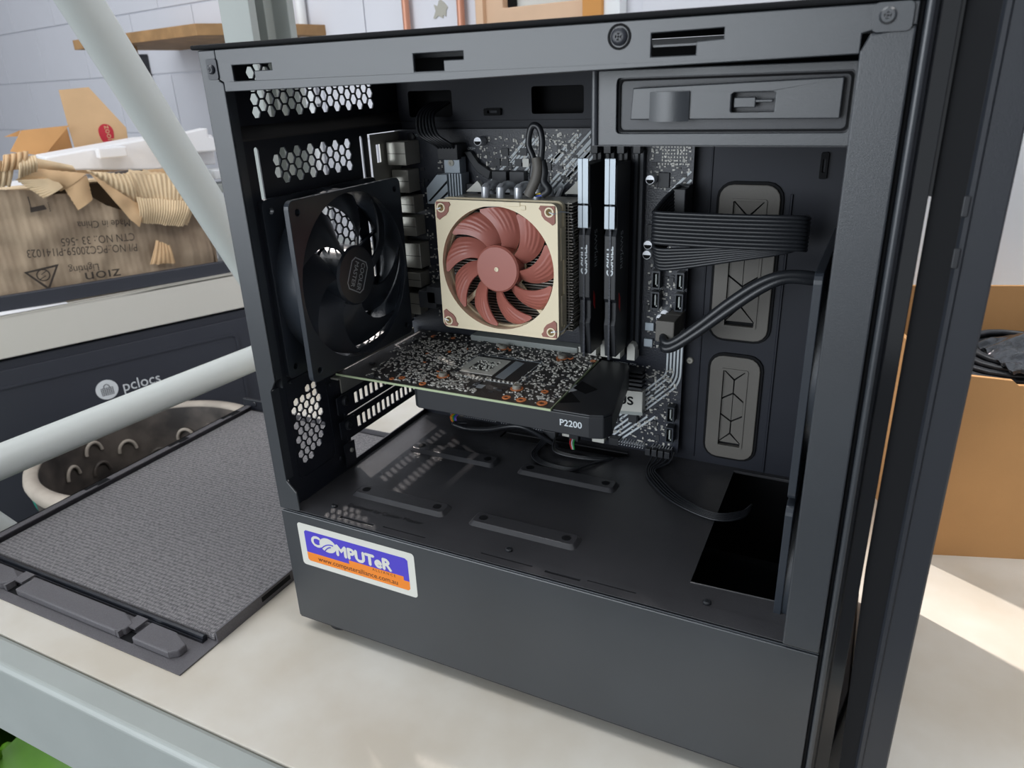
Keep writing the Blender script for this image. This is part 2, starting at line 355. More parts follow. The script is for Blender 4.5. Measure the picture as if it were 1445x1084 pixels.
# ------------------------------------------------------------ green tub on the floor under the bench front
def tubg():
    t = thing('plastic_sack', (-640, 20, -912), 'crumpled lime green plastic sack standing on the floor under the bench', 'bag')
    def fn(u, v):
        a = u*2*math.pi; fold = 1+.05*math.sin(a*7+v*3)+.03*math.sin(a*13-v*5)
        rr = (235+40*math.sin(v*3))*fold*(1 if v < .85 else 1-(v-.85)*4)
        return V((-640+rr*math.cos(a), 20+rr*.9*math.sin(a), -912+v*540+18*math.sin(a*3)*v))
    obj('sack_body', MB().grid(fn, 96, 30), M['green'], t, smooth=60)
    mb = MB()
    for k in range(5):
        a = k*1.25+.4; mb.tube(spline([(-640+150*math.cos(a+i*.15)*(1-i*.12), 20+140*math.sin(a+i*.15)*(1-i*.12), -372-i*6+18*math.sin(i*2+k)) for i in range(5)], 5), 9, 8)
    obj('sack_fold', mb, M['green'], t, smooth=60, kind='stuff')
tubg()

# ------------------------------------------------------------ side panel of the case lying on the bench
sp = thing('side_panel', (-192, 105, -12), 'black steel computer side panel with woven foam lining lying flat on the bench', 'side panel')
x0, x1, ya, yb = -343, -46, -78, 291
obj('steel_sheet', MB().box(x0, x1, ya, yb, -11.8, -10.6), M['lip'], sp)
obj('rim', MB().box(x0, x0+1.5, ya+30, yb, -10.6, -1).box(x1-1.5, x1, ya+36, yb, -10.6, -1).box(x0, x1, yb-1.5, yb, -10.6, -1)
    .box(x0, x0+9, ya+36, yb, -2, -1), M['lip'], sp)
fo = MB().box(x0+10, x1-3, ya+36, yb-4, -10.6, -5.5)
obj('foam_lining', fo, M['foam'], sp, bevel=1.5)
obj('inner_ridge', MB().tube([(x0+3, ya+33, -7), (x1-10, ya+33, -7)], 2.2, 8).box(x0+3, x1-10, ya+30, ya+35, -10.6, -8), M['casein'], sp, smooth=40)
def hook(xa, xb):
    prof = [(xa, ya+8), (xb, ya+8), (xb+6, ya+13), (xb+6, ya+20), (xb-10, ya+26), (xa, ya+26)]
    obj('raised_hook_strip', MB().plate([prof], -10.6, -4, FZ(0)), M['lip'], sp, bevel=1.2)
hook(-105, -66); hook(-248, -124); hook(-342, -268)
for xx in (-117, -258):
    obj('hook_tab', MB().box(xx-6, xx+6, ya+16, ya+28, -6, -4.5).box(xx-6, xx-3, ya+8, ya+16, -10.6, -4.5), M['lip'], sp)
    obj('hook_slot', MB().box(xx-7, xx+11, ya+8, ya+17, -10.6, -10.3), M['dark'], sp)
for yy in (60, 165, 245):
    obj('rim_slot', MB().plate([[(x0+2, yy), (x0+6, yy), (x0+6, yy+12), (x0+8.6, yy+12), (x0+8.6, yy+26), (x0+2, yy+26)]], -1, -.8, FZ(0)), M['dark'], sp)
obj('rim_slot', MB().box(x1, x1+.2, 5, 38, -8, -3.5), M['dark'], sp)
q = [at(x, y, 'z', -4.5) for x, y in ((516, 606), (560, 574), (572, 586), (528, 620))]
obj('paper_label', MB().box(-112, -76, 215, 262, -5.4, -5.2), M['white'], sp)
for k in range(5): obj('label_bar', MB().box(-106+k*5.4, -103.4+k*5.4, 220, 256, -5.2, -5.1), M['ink'], sp)
obj('hinge_tab', MB().box(x0-4, x0+34, yb-2, yb+2, -6, 8).lathe([(3.5, 0), (3.5, 1.5), (1, 1.6)], Fr((x0+16, yb-2, 3), (1, 0, 0), (0, 0, 1)), 12), M['casein'], sp, bevel=.8)

# ------------------------------------------------------------ big round bin beyond the bench end
bn = thing('rubber_bin', (-831, 481, -912), 'big round dirty grey rubber bin with a chalky rim beyond the bench end', 'bin')
BF = Fr((-831, 481, 0), (1, 0, 0), (0, 1, 0))
obj('bin_shell', MB().lathe([(2, -905), (178, -905), (205, -262), (205, -250), (188, -250), (186, -262), (160, -880), (2, -885)], BF, 48, close=True), M['bin'], bn, smooth=40)
obj('bin_rim', MB().lathe([(188, -252), (190, -245), (200, -242), (211, -245), (214, -256), (210, -268), (203, -268)], BF, 64, close=True), M['binrim'], bn, smooth=60)
for k, (px, py) in enumerate(((100, 668), (142, 660), (180, 632), (225, 640), (262, 612), (300, 604), (128, 632))):
    # hollows moulded in the far inner wall
    a = R(-20+k*0)
    for t in range(1):
        best = None
        for ai in range(360):
            for z in range(-420, -265, 12):
                p = V((-831+184*math.cos(R(ai)), 481+184*math.sin(R(ai)), z)); c = p-CC; cz = sum(CM[2][i]*c[i] for i in range(3))
                e = (722.5+FP*sum(CM[0][i]*c[i] for i in range(3))/cz-px)**2+(542+FP*sum(CM[1][i]*c[i] for i in range(3))/cz-py)**2
                nrm = V((math.cos(R(ai)), math.sin(R(ai)), 0))
                if c.dot(nrm) > 0 and (best is None or e < best[0]): best = (e, ai, z)
    ai, z = best[1], best[2]; n_ = V((math.cos(R(ai)), math.sin(R(ai)), 0))
    Fq = Fr(V((-831, 481, z))+n_*183, (-n_.y, n_.x, 0), (0, 0, 1))
    mb = MB().tube([Fq(-17*math.cos(R(b)), 22*math.sin(R(b))-8, 4*(1 if Fq.w.dot(n_) < 0 else -1)) for b in range(0, 181, 15)], 3.4, 8)
    obj('moulded_arch', mb, M['binrim'] if k % 2 == 0 else M['bin'], bn, smooth=60)
g = at(56, 742, 'z', -330)
obj('handle', MB().tube(spline([(-831+212*math.cos(R(b)), 481+212*math.sin(R(b)), zz) for b, zz in ((225, -290), (222, -335), (215, -360), (207, -335), (204, -290))], 5), 9, 8), M['teal'], bn, smooth=60)

# ------------------------------------------------------------ cream rack shelf with cabinet and torn carton, at left
P0 = V((-1215, 479.6, 0)); AF = FA(P0, 66)            # w faces the camera
def ap(x, y, off=0):
    return atp(x, y, Fr(P0+AF.w*off, AF.u, AF.v))
rk = thing('storage_rack', AF(250, -912, -250), 'cream painted steel rack shelf behind the bench with a cabinet under it', 'rack')
zb, zt_ = -119, -32
obj('shelf_beam', MB().plate([[(0, zt_), (0, zb), (-6, zb), (-6, zt_-6), (-60, zt_-6), (-60, zt_)][::-1]], -620, 1250, Fr(P0, AF.w, AF.v)) if False else MB().box(-620, 1250, zb, zt_, -8, 0, AF).box(-620, 1250, zt_-8, zt_, -70, 0, AF), M['cream'], rk, bevel=2)
obj('shelf_board', MB().box(-620, 1250, zt_-30, zt_-8, -560, -8, AF), M['beam'], rk)
obj('rear_beam', MB().box(-620, 1250, zb, zt_, -600, -560, AF), M['cream'], rk)
for s_ in (-640, 1250):
    for w_ in (-600, -40): obj('upright', MB().box(s_, s_+40, -912, 120, w_, w_+40, AF), M['cream'], rk, bevel=2)
# dark flat bar in front of the carton
z1 = ap(160, 402, -20)
b0, b1 = ap(0, 418, -20), ap(330, 366, -20); c0, c1 = ap(0, 440, -20), ap(330, 384, -20)
obj('guard_bar', MB().plate([[(b0[0]-300, b0[1]+(b0[1]-b1[1])*.6), b1, c1, (c0[0]-300, c0[1]+(c0[1]-c1[1])*.6)][::-1]], -26, -14, AF), M['cab'], rk, bevel=2)
# the cabinet
cb = thing('charging_cabinet', AF(240, -912, -240), 'graphite grey metal device cabinet with a white round logo under the cream shelf', 'cabinet')
obj('cabinet_body', MB().box(-420, 640, -905, zb-8, -480, -14, AF), M['cab'], cb, bevel=4)
obj('cabinet_door', MB().plate([rrect(-400, 620, -880, zb-26, 12)], -14, -6, AF), M['cab'], cb, bevel=3)
obj('door_fold', MB().plate([rrect(-340, 470, -840, zb-58, 14), rrect(-334, 464, -834, zb-64, 12)], -6, -3, AF), M['cab'], cb)
q = ap(152, 551); obj('logo_disc', MB().lathe([(23, -6), (23, -5)], Fr(AF(q[0], q[1]), AF.u, AF.v), 40), M['white'], cb)
LG = Fr(AF(q[0], q[1], -5), AF.u, AF.v); mb = MB()
for i in range(7): mb.box(-12+i*4-.5, -12+i*4+.5, -12, 5, 0, .4, LG)
for i in range(5): mb.box(-12, 12, -12+i*4-.5, -12+i*4+.5, 0, .4, LG)
mb.tube([LG(-6+12*(1-math.cos(R(b)))/2, 5+8*math.sin(R(b)), .3) for b in range(0, 181, 20)], .8, 6)
obj('logo_bag', mb, M['cab'], cb)
q2 = ap(172, 553); q3 = ap(229, 538)
obj('logo_lettering', MB().text('pclocs', AF, q2[0]+4, q2[1]-2, 36, -6, -5, sx=(q3[0]-q2[0])/96, font_off=.015), M['white'], cb)

# torn carton on the shelf
TF = FA(P0-AF.w*46, 66)
def tp(x, y, off=0): return atp(x, y, Fr(TF.o+TF.w*off, TF.u, TF.v))
tc_ = thing('torn_carton', TF(250, zt_, -150), 'big weathered cardboard carton with torn top edge and upside-down black print', 'carton')
uL, uR, zB = -120, tp(311, 385)[0], zt_
topc = [tp(*p) for p in ((0, 268), (40, 268), (75, 275), (120, 272), (150, 290), (185, 300), (210, 285), (240, 262), (262, 262), (290, 262))]
topc = [(-120, topc[0][1]+20)]+topc
def ztop(u):
    for (ua, za), (ub, zb_) in zip(topc, topc[1:]):
        if ua <= u <= ub: return za+(zb_-za)*(u-ua)/(ub-ua)
    return topc[-1][1]
from mathutils import noise as NZ
def ff(u, v):
    a = uL+(uR-uL)*u; zt2 = ztop(a); b = zB+(zt2-zB)*v
    n = NZ.noise(V((a*.012, b*.02, 0)))*9+NZ.noise(V((a*.05, b*.015, 3)))*4+.3*math.sin(a*.55)
    return TF(a, b, n-(8 if u > .985 else 0))
obj('front_face', MB().grid(ff, 220, 60, 4), M['tornp'], tc_, smooth=50)
obj('side_face', MB().box(uR-5, uR, zB, 170, -130, -2, TF), M['tornp'], tc_)
obj('back_face', MB().box(uL, uR, zB, 200, -130, -126, TF), M['tornp'], tc_)
obj('top_layer', MB().grid(lambda u, v: TF(uL+(uR-uL)*u, 205-6*v+5*NZ.noise(V((u*9, v*4, 1))), -4-122*v), 60, 12, 4), M['tornl'], tc_, smooth=50)
def flap(pix, ridges, amp, curl, off, nu=36, nv=14, m_='tornl', jag=.03, label=None):
    A, B, C, D = [tp(*p) for p in pix]      # A,B lower/first edge, D,C upper
    def fn(u, v):
        jv = v+(jag*NZ.noise(V((u*14, A[0], 2)))*2 if v > .98 or v < .02 else 0)
        a = (1-jv)*((1-u)*A[0]+u*B[0])+jv*((1-u)*D[0]+u*C[0]); b = (1-jv)*((1-u)*A[1]+u*B[1])+jv*((1-u)*D[1]+u*C[1])
        return TF(a, b, off+curl*math.sin(math.pi*v*.8)+amp*math.sin(u*ridges*2*math.pi)+4*NZ.noise(V((a*.03, b*.03, off))))
    return obj('torn_flap', MB().grid(fn, max(nu, int(ridges*6)), nv, 1.8), M[m_], tc_, smooth=60, label=label)
flap(((170, 285), (262, 318), (262, 245), (178, 238)), 0, 0, 12, 14)
flap(((196, 300), (262, 312), (278, 248), (168, 242)), 16, 1.6, 10, 22, label='wide flap of exposed corrugation')
flap(((192, 312), (252, 318), (262, 282), (186, 276)), 20, 1.2, 14, 28)
flap(((118, 240), (192, 290), (178, 245), (122, 240)), 9, 2, 16, 24)
flap(((192, 318), (178, 306), (120, 242), (195, 290)), 0, 0, 6, 30, m_='kraft')
flap(((108, 295), (84, 258), (118, 246), (126, 280)), 0, 0, 10, 20, m_='kraft')
flap(((84, 268), (22, 252), (32, 236), (118, 244)), 0, 0, 14, 18, m_='kraft')
flap(((58, 278), (20, 252), (74, 250), (84, 262)), 9, 2.4, 10, 22)
flap(((48, 240), (22, 250), (20, 222), (44, 218)), 6, 3, 16, 30)
flap(((12, 262), (-30, 262), (-30, 226), (16, 226)), 5, 3, 12, 16)
flap(((30, 236), (-2, 240), (0, 218), (34, 212)), 4, 3, 10, 34, m_='kraft')
flap(((108, 242), (46, 238), (44, 222), (100, 234)), 0, 0, 6, 6)
flap(((276, 262), (206, 252), (200, 240), (270, 236)), 0, 0, 5, 0, m_='kraft')
flap(((245, 370), (210, 372), (218, 338), (236, 345)), 5, 1.2, 6, 8, m_='kraft')
flap(((300, 320), (284, 262), (280, 240), (294, 246)), 0, 0, 6, 8, m_='tornp')
flap(((238, 420), (168, 426), (176, 420), (236, 410)), 0, 0, 6, 12, m_='tornl')
# upside-down print
def upt(s_, px, py, px2, py2, size, name='printed_line', w=9):
    a = tp(px, py); b = tp(px2, py2); rot = math.degrees(math.atan2(b[1]-a[1], b[0]-a[0]))
    c = bpy.data.curves.new('t', 'FONT'); c.body = s_; c.size = size
    o = bpy.data.objects.new('t', c); me = bpy.data.meshes.new_from_object(o); wd_ = max(v_.co.x for v_ in me.vertices)
    bpy.data.objects.remove(o); bpy.data.curves.remove(c); bpy.data.meshes.remove(me)
    L_ = math.hypot(b[0]-a[0], b[1]-a[1])
    mb = MB()
    G = Fr(TF(a[0], a[1], 0), TF.u*math.cos(R(rot))+TF.v*math.sin(R(rot)), -TF.u*math.sin(R(rot))+TF.v*math.cos(R(rot)))
    mb.text(s_, G, 0, 0, size, w, w+.5, sx=L_/wd_); obj(name, mb, M['ink'], tc_)
upt('Made in China', 182, 309, 107, 312, 22)
upt('CTN NO.: 33 -565', 188, 328, 84, 336, 24)
upt('P/I NO.:PGC20059-PI141023', 192, 343, 36, 352, 24)
upt('Lighting', 138, 371, 95, 376, 22)
upt('zion', 168, 378, 118, 384, 34)
q = tp(62, 394)
mb = MB(); tri = [(-29, 26), (29, 26), (0, -18)]
mb.plate([[(q[0]+a, q[1]+b) for a, b in ((-33, 22), (33, 28), (3, -24))], [(q[0]+a, q[1]+b) for a, b in ((-26, 19), (26, 23), (3, -16))][::-1]], 8, 8.6, TF)
mb.plate([circ(q[0], q[1]+10, 13, 20), circ(q[0], q[1]+10, 10.5, 20)], 8, 8.6, TF); mb.tube([TF(q[0]-8, q[1]+2, 8.6), TF(q[0]+4, q[1]+8, 8.6), TF(q[0]-3, q[1]+12, 8.6), TF(q[0]+8, q[1]+18, 8.6)], 1, 6)
obj('printed_mark', mb, M['ink'], tc_)
q = tp(52, 294); mb = MB().plate([[(q[0]-14, q[1]-6), (q[0]+16, q[1]-3), (q[0]+13, q[1]+6), (q[0]-13, q[1]+4)]], 9, 9.5, TF).box(q[0]-12, q[0]-10, q[1], q[1]+26, 9, 9.5, TF)
for k in range(5): mb.box(q[0]+20, q[0]+22, q[1]-8+k*4, q[1]-6+k*4, 9, 9.5, TF)
obj('printed_mark', mb, M['ink'], tc_)
mb = MB(); q = tp(300, 420); q2_ = tp(85, 440)
# white foam sheet lying on the shelf lip
e0, e1 = ap(-20, 442), ap(97, 432)
def fs_(u, v): return AF(e0[0]-60+(e1[0]-e0[0]+60)*u, zt_+1+5*math.sin(u*5)*v+10*(1-abs(2*v-1))*(.4+.6*(1-u)), -6-34*v)
tag(obj('foam_wrap', MB().grid(fs_, 30, 8, 3), M['foamw'], smooth=60), 'thin white foam wrap poking from under the torn carton', 'foam')

# open brown carton behind, leaning upright flap with a red oval print
CF = FA(P0-AF.w*350, 66)
def cp(x, y): return atp(x, y, CF)
oc = thing('open_carton', CF(120, zt_, -120), 'tan cardboard carton with raised flap and red oval print behind the torn carton', 'carton')
pl = [cp(*p) for p in ((83, 127), (125, 123), (178, 180), (182, 204), (108, 216), (97, 180))]
obj('tall_flap', MB().plate([pl[::-1]], -4, 0, CF), M['kraft'], oc)
pl = [cp(*p) for p in ((97, 180), (108, 216), (175, 204), (172, 260), (70, 262), (70, 222))]
obj('carton_wall', MB().plate([[cp(103, 214), cp(182, 203), cp(190, 330), cp(100, 330)][::-1]], -6, -2, CF), M['kraft'], oc)
obj('carton_body', MB().box(cp(100, 300)[0], cp(190, 300)[0], zt_, cp(105, 225)[1], -200, -8, CF), M['card'], oc)
G = FA(P0-AF.w*338, 66)
fl = [atp(*p, G) for p in ((30, 184), (97, 177), (62, 220), (14, 214))]
obj('folded_flap', MB().plate([fl[::-1]], 0, 4, G), M['card'], oc)
obj('folded_flap', MB().plate([[atp(*p, G) for p in ((97, 178), (107, 215), (66, 222))][::-1]], -30, -26, G), M['red'] if False else M['card'], oc)
obj('flap_tip', MB().plate([[atp(*p, G) for p in ((8, 194), (32, 184), (28, 193))][::-1]], -30, -26, G), M['card'], oc)
q = cp(147, 186); ov = [(q[0]+9*math.cos(R(a))-2*math.sin(R(a)), q[1]+ (34*math.sin(R(a)) if math.sin(R(a)) < 0 else 12*math.sin(R(a)))) for a in range(0, 360, 15)]
obj('red_print', MB().plate([[(a+ (4), b) for a, b in [(q[0]+17*math.cos(R(t)), q[1]+(-32 if math.sin(R(t)) < 0 else 18)*abs(math.sin(R(t)))) for t in range(0, 360, 15)]]], 0, .6, CF), M['red'], oc)
obj('red_print_lettering', MB().text('zooN', CF, q[0]+2, q[1]+14, 20, .6, 1.0, rot=-86), M['kraft'], oc)

# white fittings piled behind
HF = FA(P0-AF.w*190, 66)
def hp(x, y): return atp(x, y, HF)
for i, (pts, dep, lb) in enumerate(((((62, 222), (205, 196), (300, 190), (305, 232), (215, 240), (75, 240)), 120, 'long white foam packing piece lying on top of the rack contents'),
        (((216, 196), (283, 180), (285, 192), (302, 194), (302, 212), (232, 216)), 60, 'white moulded fitting with raised step lying above the foam packing'))):
    tag(obj('foam_packing' if i == 0 else 'moulded_fitting', MB().plate([[hp(*p) for p in pts][::-1]], -dep if i == 0 else 3, 0 if i == 0 else 50, HF), M['foamw'], bevel=4), lb, 'packing')
a_ = hp(216, 178); tag(obj('pivot_bracket', MB().plate([[(a_[0]-11, a_[1]-40)]+[(a_[0]+11*math.cos(R(t)), a_[1]+11*math.sin(R(t))) for t in range(180, -1, -20)]+[(a_[0]+11, a_[1]-40)], circ(a_[0], a_[1], 3, 10)], 52, 60, HF), M['white'], bevel=1), 'small white bracket with a screw hole standing on the foam packing', 'bracket')
q0, q1 = hp(133, 214), hp(172, 208); tag(obj('foam_chock', MB().box(q0[0], q1[0], q0[1]-14, q1[1]+4, 8, 40, HF), M['foamw'], bevel=3), 'grey white foam block on the packing left of the pale diagonal brace', 'packing')
q = hp(140, 215)
tag(obj('packing_stack', MB().box(-100, 520, zt_, hp(200, 240)[1]-8, -135, -2, HF), M['foamw'], bevel=3), 'wide white packed carton under the foam packing behind the torn carton', 'carton')
for k, (py, h_) in enumerate(((238, 17), (258, 16), (279, 14), (298, 15), (318, 14))):
    q = hp(290, py); q2 = hp(360, py-6)
    tag(obj('louvre_fitting', MB().box(q[0], q2[0]+60, q[1]-h_*1.3, q[1], 2, 60+k*3, HF), M['beam'] if k else M['white'], bevel=2), ('topmost', 'second from top', 'middle', 'fourth from top', 'lowest')[k]+' flat pale grey fitting in the stack right of the torn carton', 'fitting', 'flat fittings stacked right of the torn carton')
q = hp(319, 322); tag(obj('white_lamp_bulb', MB().lathe([(0.5, 22), (8, 20), (12, 14), (13, 8), (9, 0)], Fr(HF(q[0], q[1], 30), HF.u, HF.v), 20), M['white'], smooth=60), 'small round white bulb below the stacked flat fittings', 'bulb')

# ------------------------------------------------------------ right of the case: cartons
BA = 18
B0 = V((440, 290, -12)); BX = FA(B0, BA)
def bp(x, y, off=0): return atp(x, y, Fr(B0+BX.w*off, BX.u, BX.v))
kc = thing('cable_carton', BX(140, 0, -100), 'open brown cardboard carton holding black cables on the bench right of the case', 'carton')
ht = bp(1376, 531)[1]; tr_ = bp(1445, 545)[1]
wl = [(-22, 0), (300, 0), (300, tr_-4), (bp(1438, 545)[0], tr_), (bp(1430, 540)[0], tr_+4), (-22, ht+2)]
obj('carton_front', MB().plate([wl], -4, 0, BX), M['card'], kc)
obj('carton_side', MB().box(-22, -18, 0, ht, -160, -4, BX), M['card'], kc)
obj('carton_side', MB().box(296, 300, 0, ht, -160, -4, BX), M['card'], kc)
obj('carton_back', MB().box(-22, 300, 0, ht+28, -164, -160, BX), M['card'], kc)
obj('carton_bottom', MB().box(-18, 296, 0, 4, -160, -4, BX), M['card'], kc)
obj('cable_filling', MB().grid(lambda u, v: BX(-16+310*u, ht-34+14*math.sin(u*9)*math.sin(v*7), -8-150*v), 30, 20, 2), M['dark'], kc, smooth=60, kind='stuff')
cl = MB()
for k in range(5):
    cx_, cy_ = 62+k*4, -70
    cl.tube([BX(cx_+(68-k*4)*math.cos(R(t)), ht-14+k*3+3*math.sin(R(t*2)), cy_+(56-k*4)*math.sin(R(t))) for t in range(0, 361, 15)], 3, 8)
tag(obj('coiled_cable', cl, M['cable'], smooth=60), 'coil of black cable inside the open carton right of the case', 'cable')
tag(obj('bubble_bag', MB().grid(lambda u, v: BX(34+105*u, ht-2+20*math.sin(math.pi*u)*math.sin(math.pi*v)+4*NZ.noise(V((u*9, v*9, 0))), -16-80*v), 30, 24, 3), M['bag'], smooth=60), 'clear bubble bag of black parts lying in the open carton', 'bag')
B2 = FA(B0-BX.w*185, BA-2)
def b2(x, y): return atp(x, y, B2)
lo, hi = b2(1400, 491)[1], b2(1400, 452)[1]
rc = thing('rear_carton', B2(160, 0, -120), 'closed tan cardboard carton with a white paper label behind the cable carton', 'carton')
obj('carton_body', MB().box(-60, 330, 0, hi, -150, 0, B2), M['kraft'], rc, bevel=2)
obj('carton_lid', MB().box(-62, 332, lo, hi+2, -152, 3, B2), M['kraft'], rc, bevel=1.5)
obj('paper_label', MB().box(b2(1386, 445)[0]+4, 200, hi+2, hi+2.6, -70, -6, B2), M['white'], rc)
tx = MB(); Ft = Fr(B2(0, hi+2.8, 0), B2.u, V((0, 0, 1)).cross(B2.u))
for k in range(5): tx.box(60+k*3, 95+k*6, 16+k*9, 19+k*9, 0, .3, Ft)
obj('label_print', tx, M['ink'], rc)
B3 = FA(B0-BX.w*225, BA-2)
q = atp(1445, 441, B3); 
wbx = thing('white_carton', B3(100, hi+4, -150), 'tall plain white corrugated carton standing at the right edge behind the case', 'carton')
zt3 = atp(1445, 150, B3)[1]
obj('carton_body', MB().box(atp(1392, 430, B3)[0]-60, 420, hi+3, zt3+130, -100, 0, B3), mat('white_corrugated_carton', (236, 240, 244), .6, 0, .1, 300), wbx, bevel=2)
obj('red_print', MB().box(atp(1441, 160, B3)[0], atp(1441, 160, B3)[0]+70, zt3-4, zt3+16, 0, .8, B3), M['red'], wbx)
# ================================================================= the computer case
M['door'] = mat('black_door_coat', (38, 41, 47), .4, 0, .1, 2500)
FB = -1
pc = thing('computer_case', (188, 100, -12), 'open black computer case with its side off, fans and boards showing', 'computer case')
C0, CI, SH = M['case'], M['casein'], M['shroud']
Y0 = FY(0)
# top rail with its L slots
slots = [[(24, 379.5), (24, 387.5), (53, 387.5), (53, 384.3), (40, 384.3), (40, 379.5)],
         [(144, 380), (144, 388), (172, 388), (172, 384.5), (161, 384.5), (161, 380)],
         [(263, 381.5), (263, 390.5), (293, 391), (293, 387), (282, 386.5), (282, 381.5)]]
rail = [(13, 396), (362, 396), (362, 388), (348, 387), (344, 386), (344, 379), (234, 377), (157, 375.3), (16, 374), (16, 379), (13, 380.5)]
obj('top_rail', MB().plate([rail[::-1]]+slots, 0, 1.6, Y0), C0, pc, bevel=.4)
obj('rail_return', MB().plate([[(16, 374.3), (157, 375.5), (234, 377.2), (344, 379.2), (344, 380), (16, 375)]], -9, 0, Y0), C0, pc)
obj('rail_slot_bridge', MB().box(263, 283, .2, 1.2, 385.2, 386), C0, pc)
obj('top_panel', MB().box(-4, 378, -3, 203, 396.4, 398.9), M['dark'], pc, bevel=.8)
def screw(F, x, y, r=3, w=0, m_='blk', par=None, head=1.6, name='screw'):
    mb = MB().lathe([(r, w), (r, w+head*.6), (r*.75, w+head), (r*.42, w+head), (r*.36, w+head*.5), (.2, w+head*.5)], Fr(F(x, y), F.u, F.v), 18)
    for a in (0, 90): mb.box(-r*.5, r*.5, -r*.1, r*.1, w+head-.2, w+head+.12, Fr(F(x, y), F.u*math.cos(R(a+40))+F.v*math.sin(R(a+40)), F.v*math.cos(R(a+40))-F.u*math.sin(R(a+40))))
    return obj(name, mb, M[m_], par or pc, smooth=40)
screw(Y0, 249, 390, 3.6, 1.4, 'casein'); obj('screw_dimple', MB().lathe([(5.2, 1.5), (5.2, 2), (4.2, 2), (4.2, 1.5)], Fr(Y0(249, 390), Y0.u, Y0.v), 28, close=True), M['dark'], pc)
# left post
lp = [(0, 96), (0, 396), (12.6, 396), (12.6, 380), (15.5, 378.5), (15.5, 196), (10.5, 188), (10.5, 120), (18, 112), (18.5, 97)]
obj('rear_post', MB().plate([lp], 0, 1.6, Y0), C0, pc, bevel=.5)
obj('corner_tab', MB().plate([rrect(5.5, 13.5, 380.5, 391.5, 1.5)], 1.6, 2.4, Y0), CI, pc, bevel=.5); screw(Y0, 9.2, 386, 2.5, 2.2, 'casein')
obj('post_return', MB().box(14.4, 15.4, 0, 6, 196, 375).box(9.6, 10.4, 0, 6, 120, 188), C0, pc)
# right post
rp_ = [(344, 97), (344, 379.5), (347, 386), (362, 388), (362, 97)]
obj('front_post', MB().plate([rp_[::-1]], 0, 2.6, Y0), C0, pc, bevel=.8)
obj('post_return', MB().box(344, 345, 0, 22, 97, 376), CI, pc)
obj('corner_tab', MB().plate([rrect(347, 360.5, 386, 396, 2)], 2.6, 4, Y0), C0, pc, bevel=.7); screw(Y0, 352, 391.5, 3, 3.6, 'case')
obj('post_groove', MB().box(362, 363.4, 1, 4, -4, 396), M['dark'], pc)
# front bezel (glossy) with its rounded edge
obj('front_bezel', MB().plate([[(363.4, 203), (363.4, 0), (364.2, -2.4), (366, -3.6), (368, -3.2), (369, -1.5), (375.2, -1.5), (375.8, 203)]], -4, 396, FZ(0)), M['gloss'], pc, bevel=.3)
obj('bezel_shoulder', MB().box(374, 376.35, 0, 203, 327, 396), M['gloss'], pc)
obj('bezel_bead', MB().tube([(365.6, -2.4, -4), (365.6, -2.4, 396)], 1.6, 10), C0, pc, smooth=40)
# shroud: side cover, lip, top with holes
obj('shroud_side', MB().box(0, 362, -1.2, .2, 0, 94.2), C0, pc, bevel=.5)
obj('shroud_lip', MB().box(2, 362, 0, 3, 93.6, 94.8), M['alu'] if False else C0, pc, bevel=.2)
cut = [(288, 30), (340, 32), (340, 174), (286, 174)]
kab = [(96, 158), (200, 160), (206, 165), (204, 172), (96, 170)]
thin = [rect(49, 77, 4, 6.4), rect(84, 118, 6.2, 7.2), rect(160, 196, 6, 7.2), rect(205, 228, 4.6, 6.6), rect(232, 262, 6.8, 7.8)]
def pad(x0, y0, par):
    Fz = FZ(96)
    x1, y1 = x0+79, y0+16
    top = rrect(x0+2.5, x1-2.5, y0+2.4, y1-2.2, 3); bot = rrect(x0, x1, y0, y1, 4); n = len(top)
    mb = MB(); mb.add([Fz(a, b, 0) for a, b in bot]+[Fz(a, b, 2.8) for a, b in top], [(i, (i+1) % n, n+(i+1) % n, n+i) for i in range(n)]+[tuple(range(n, 2*n))])
    o = obj('drive_mount_pad', mb, SH, pc, smooth=30, bevel=.3)
    for xx in (x0+9, x1-9): obj('mount_hole', MB().lathe([(3.1, 2.8), (3.1, 2.9)], Fr(Fz(xx, y0+8), Fz.u, Fz.v), 18), M['dark'], o)
obj('shroud_top', MB().plate([rect(10.4, 344, 3, 180), cut, kab]+thin, -1.2, 0, FZ(96)), SH, pc)
obj('shroud_ledge', MB().plate([rect(2, 344, .2, 12.5)]+thin, 0, .5, FZ(96)), SH, pc)
for x_, y_ in ((37, 108), (135, 108), (37, 32), (135, 32)): pad(x_, y_, pc)
for x_, y_ in ((36, 14.5), (175, 16.5), (301, 15.5)): screw(FZ(96), x_, y_, 2.4, .2, 'blk')
obj('embossed_lettering', MB().text('Designed by Cooler Master', FZ(96), 44, 19, 5.6, 0, .25), M['dark'], pc)
obj('cable_slot_rim', MB().tube([(a, b, 96.3) for a, b in kab+[kab[0]]], .7, 6), M['dark'], pc)
obj('shroud_cutout_rim', MB().tube([(a, b, 96.2) for a, b in cut], .6, 6), SH, pc)
obj('bottom_panel', MB().box(0, 376, 0, 201, -2, 0), CI, pc)
obj('drive_cage', MB().box(200, 262, 60, 175, 1, 58), M['dark'], pc, bevel=2)
obj('back_panel', MB().box(0, 376, 200, 202, 0, 396), C0, pc)
obj('dark_back_lining', MB().box(4, 370, 196.5, 199.8, 8, 392), M['dark'], pc)  # added sheet; the dark behind the tray cutouts is put into its colour
for x_, y_ in ((26, 18), (345, 18), (26, 184), (345, 184)): obj('foot', MB().lathe([(11, -12), (12, -10), (12, -2), (9, -1.9)], Fr((x_, y_, 0), (1, 0, 0), (0, 1, 0)), 24), M['blk'], pc, smooth=40)
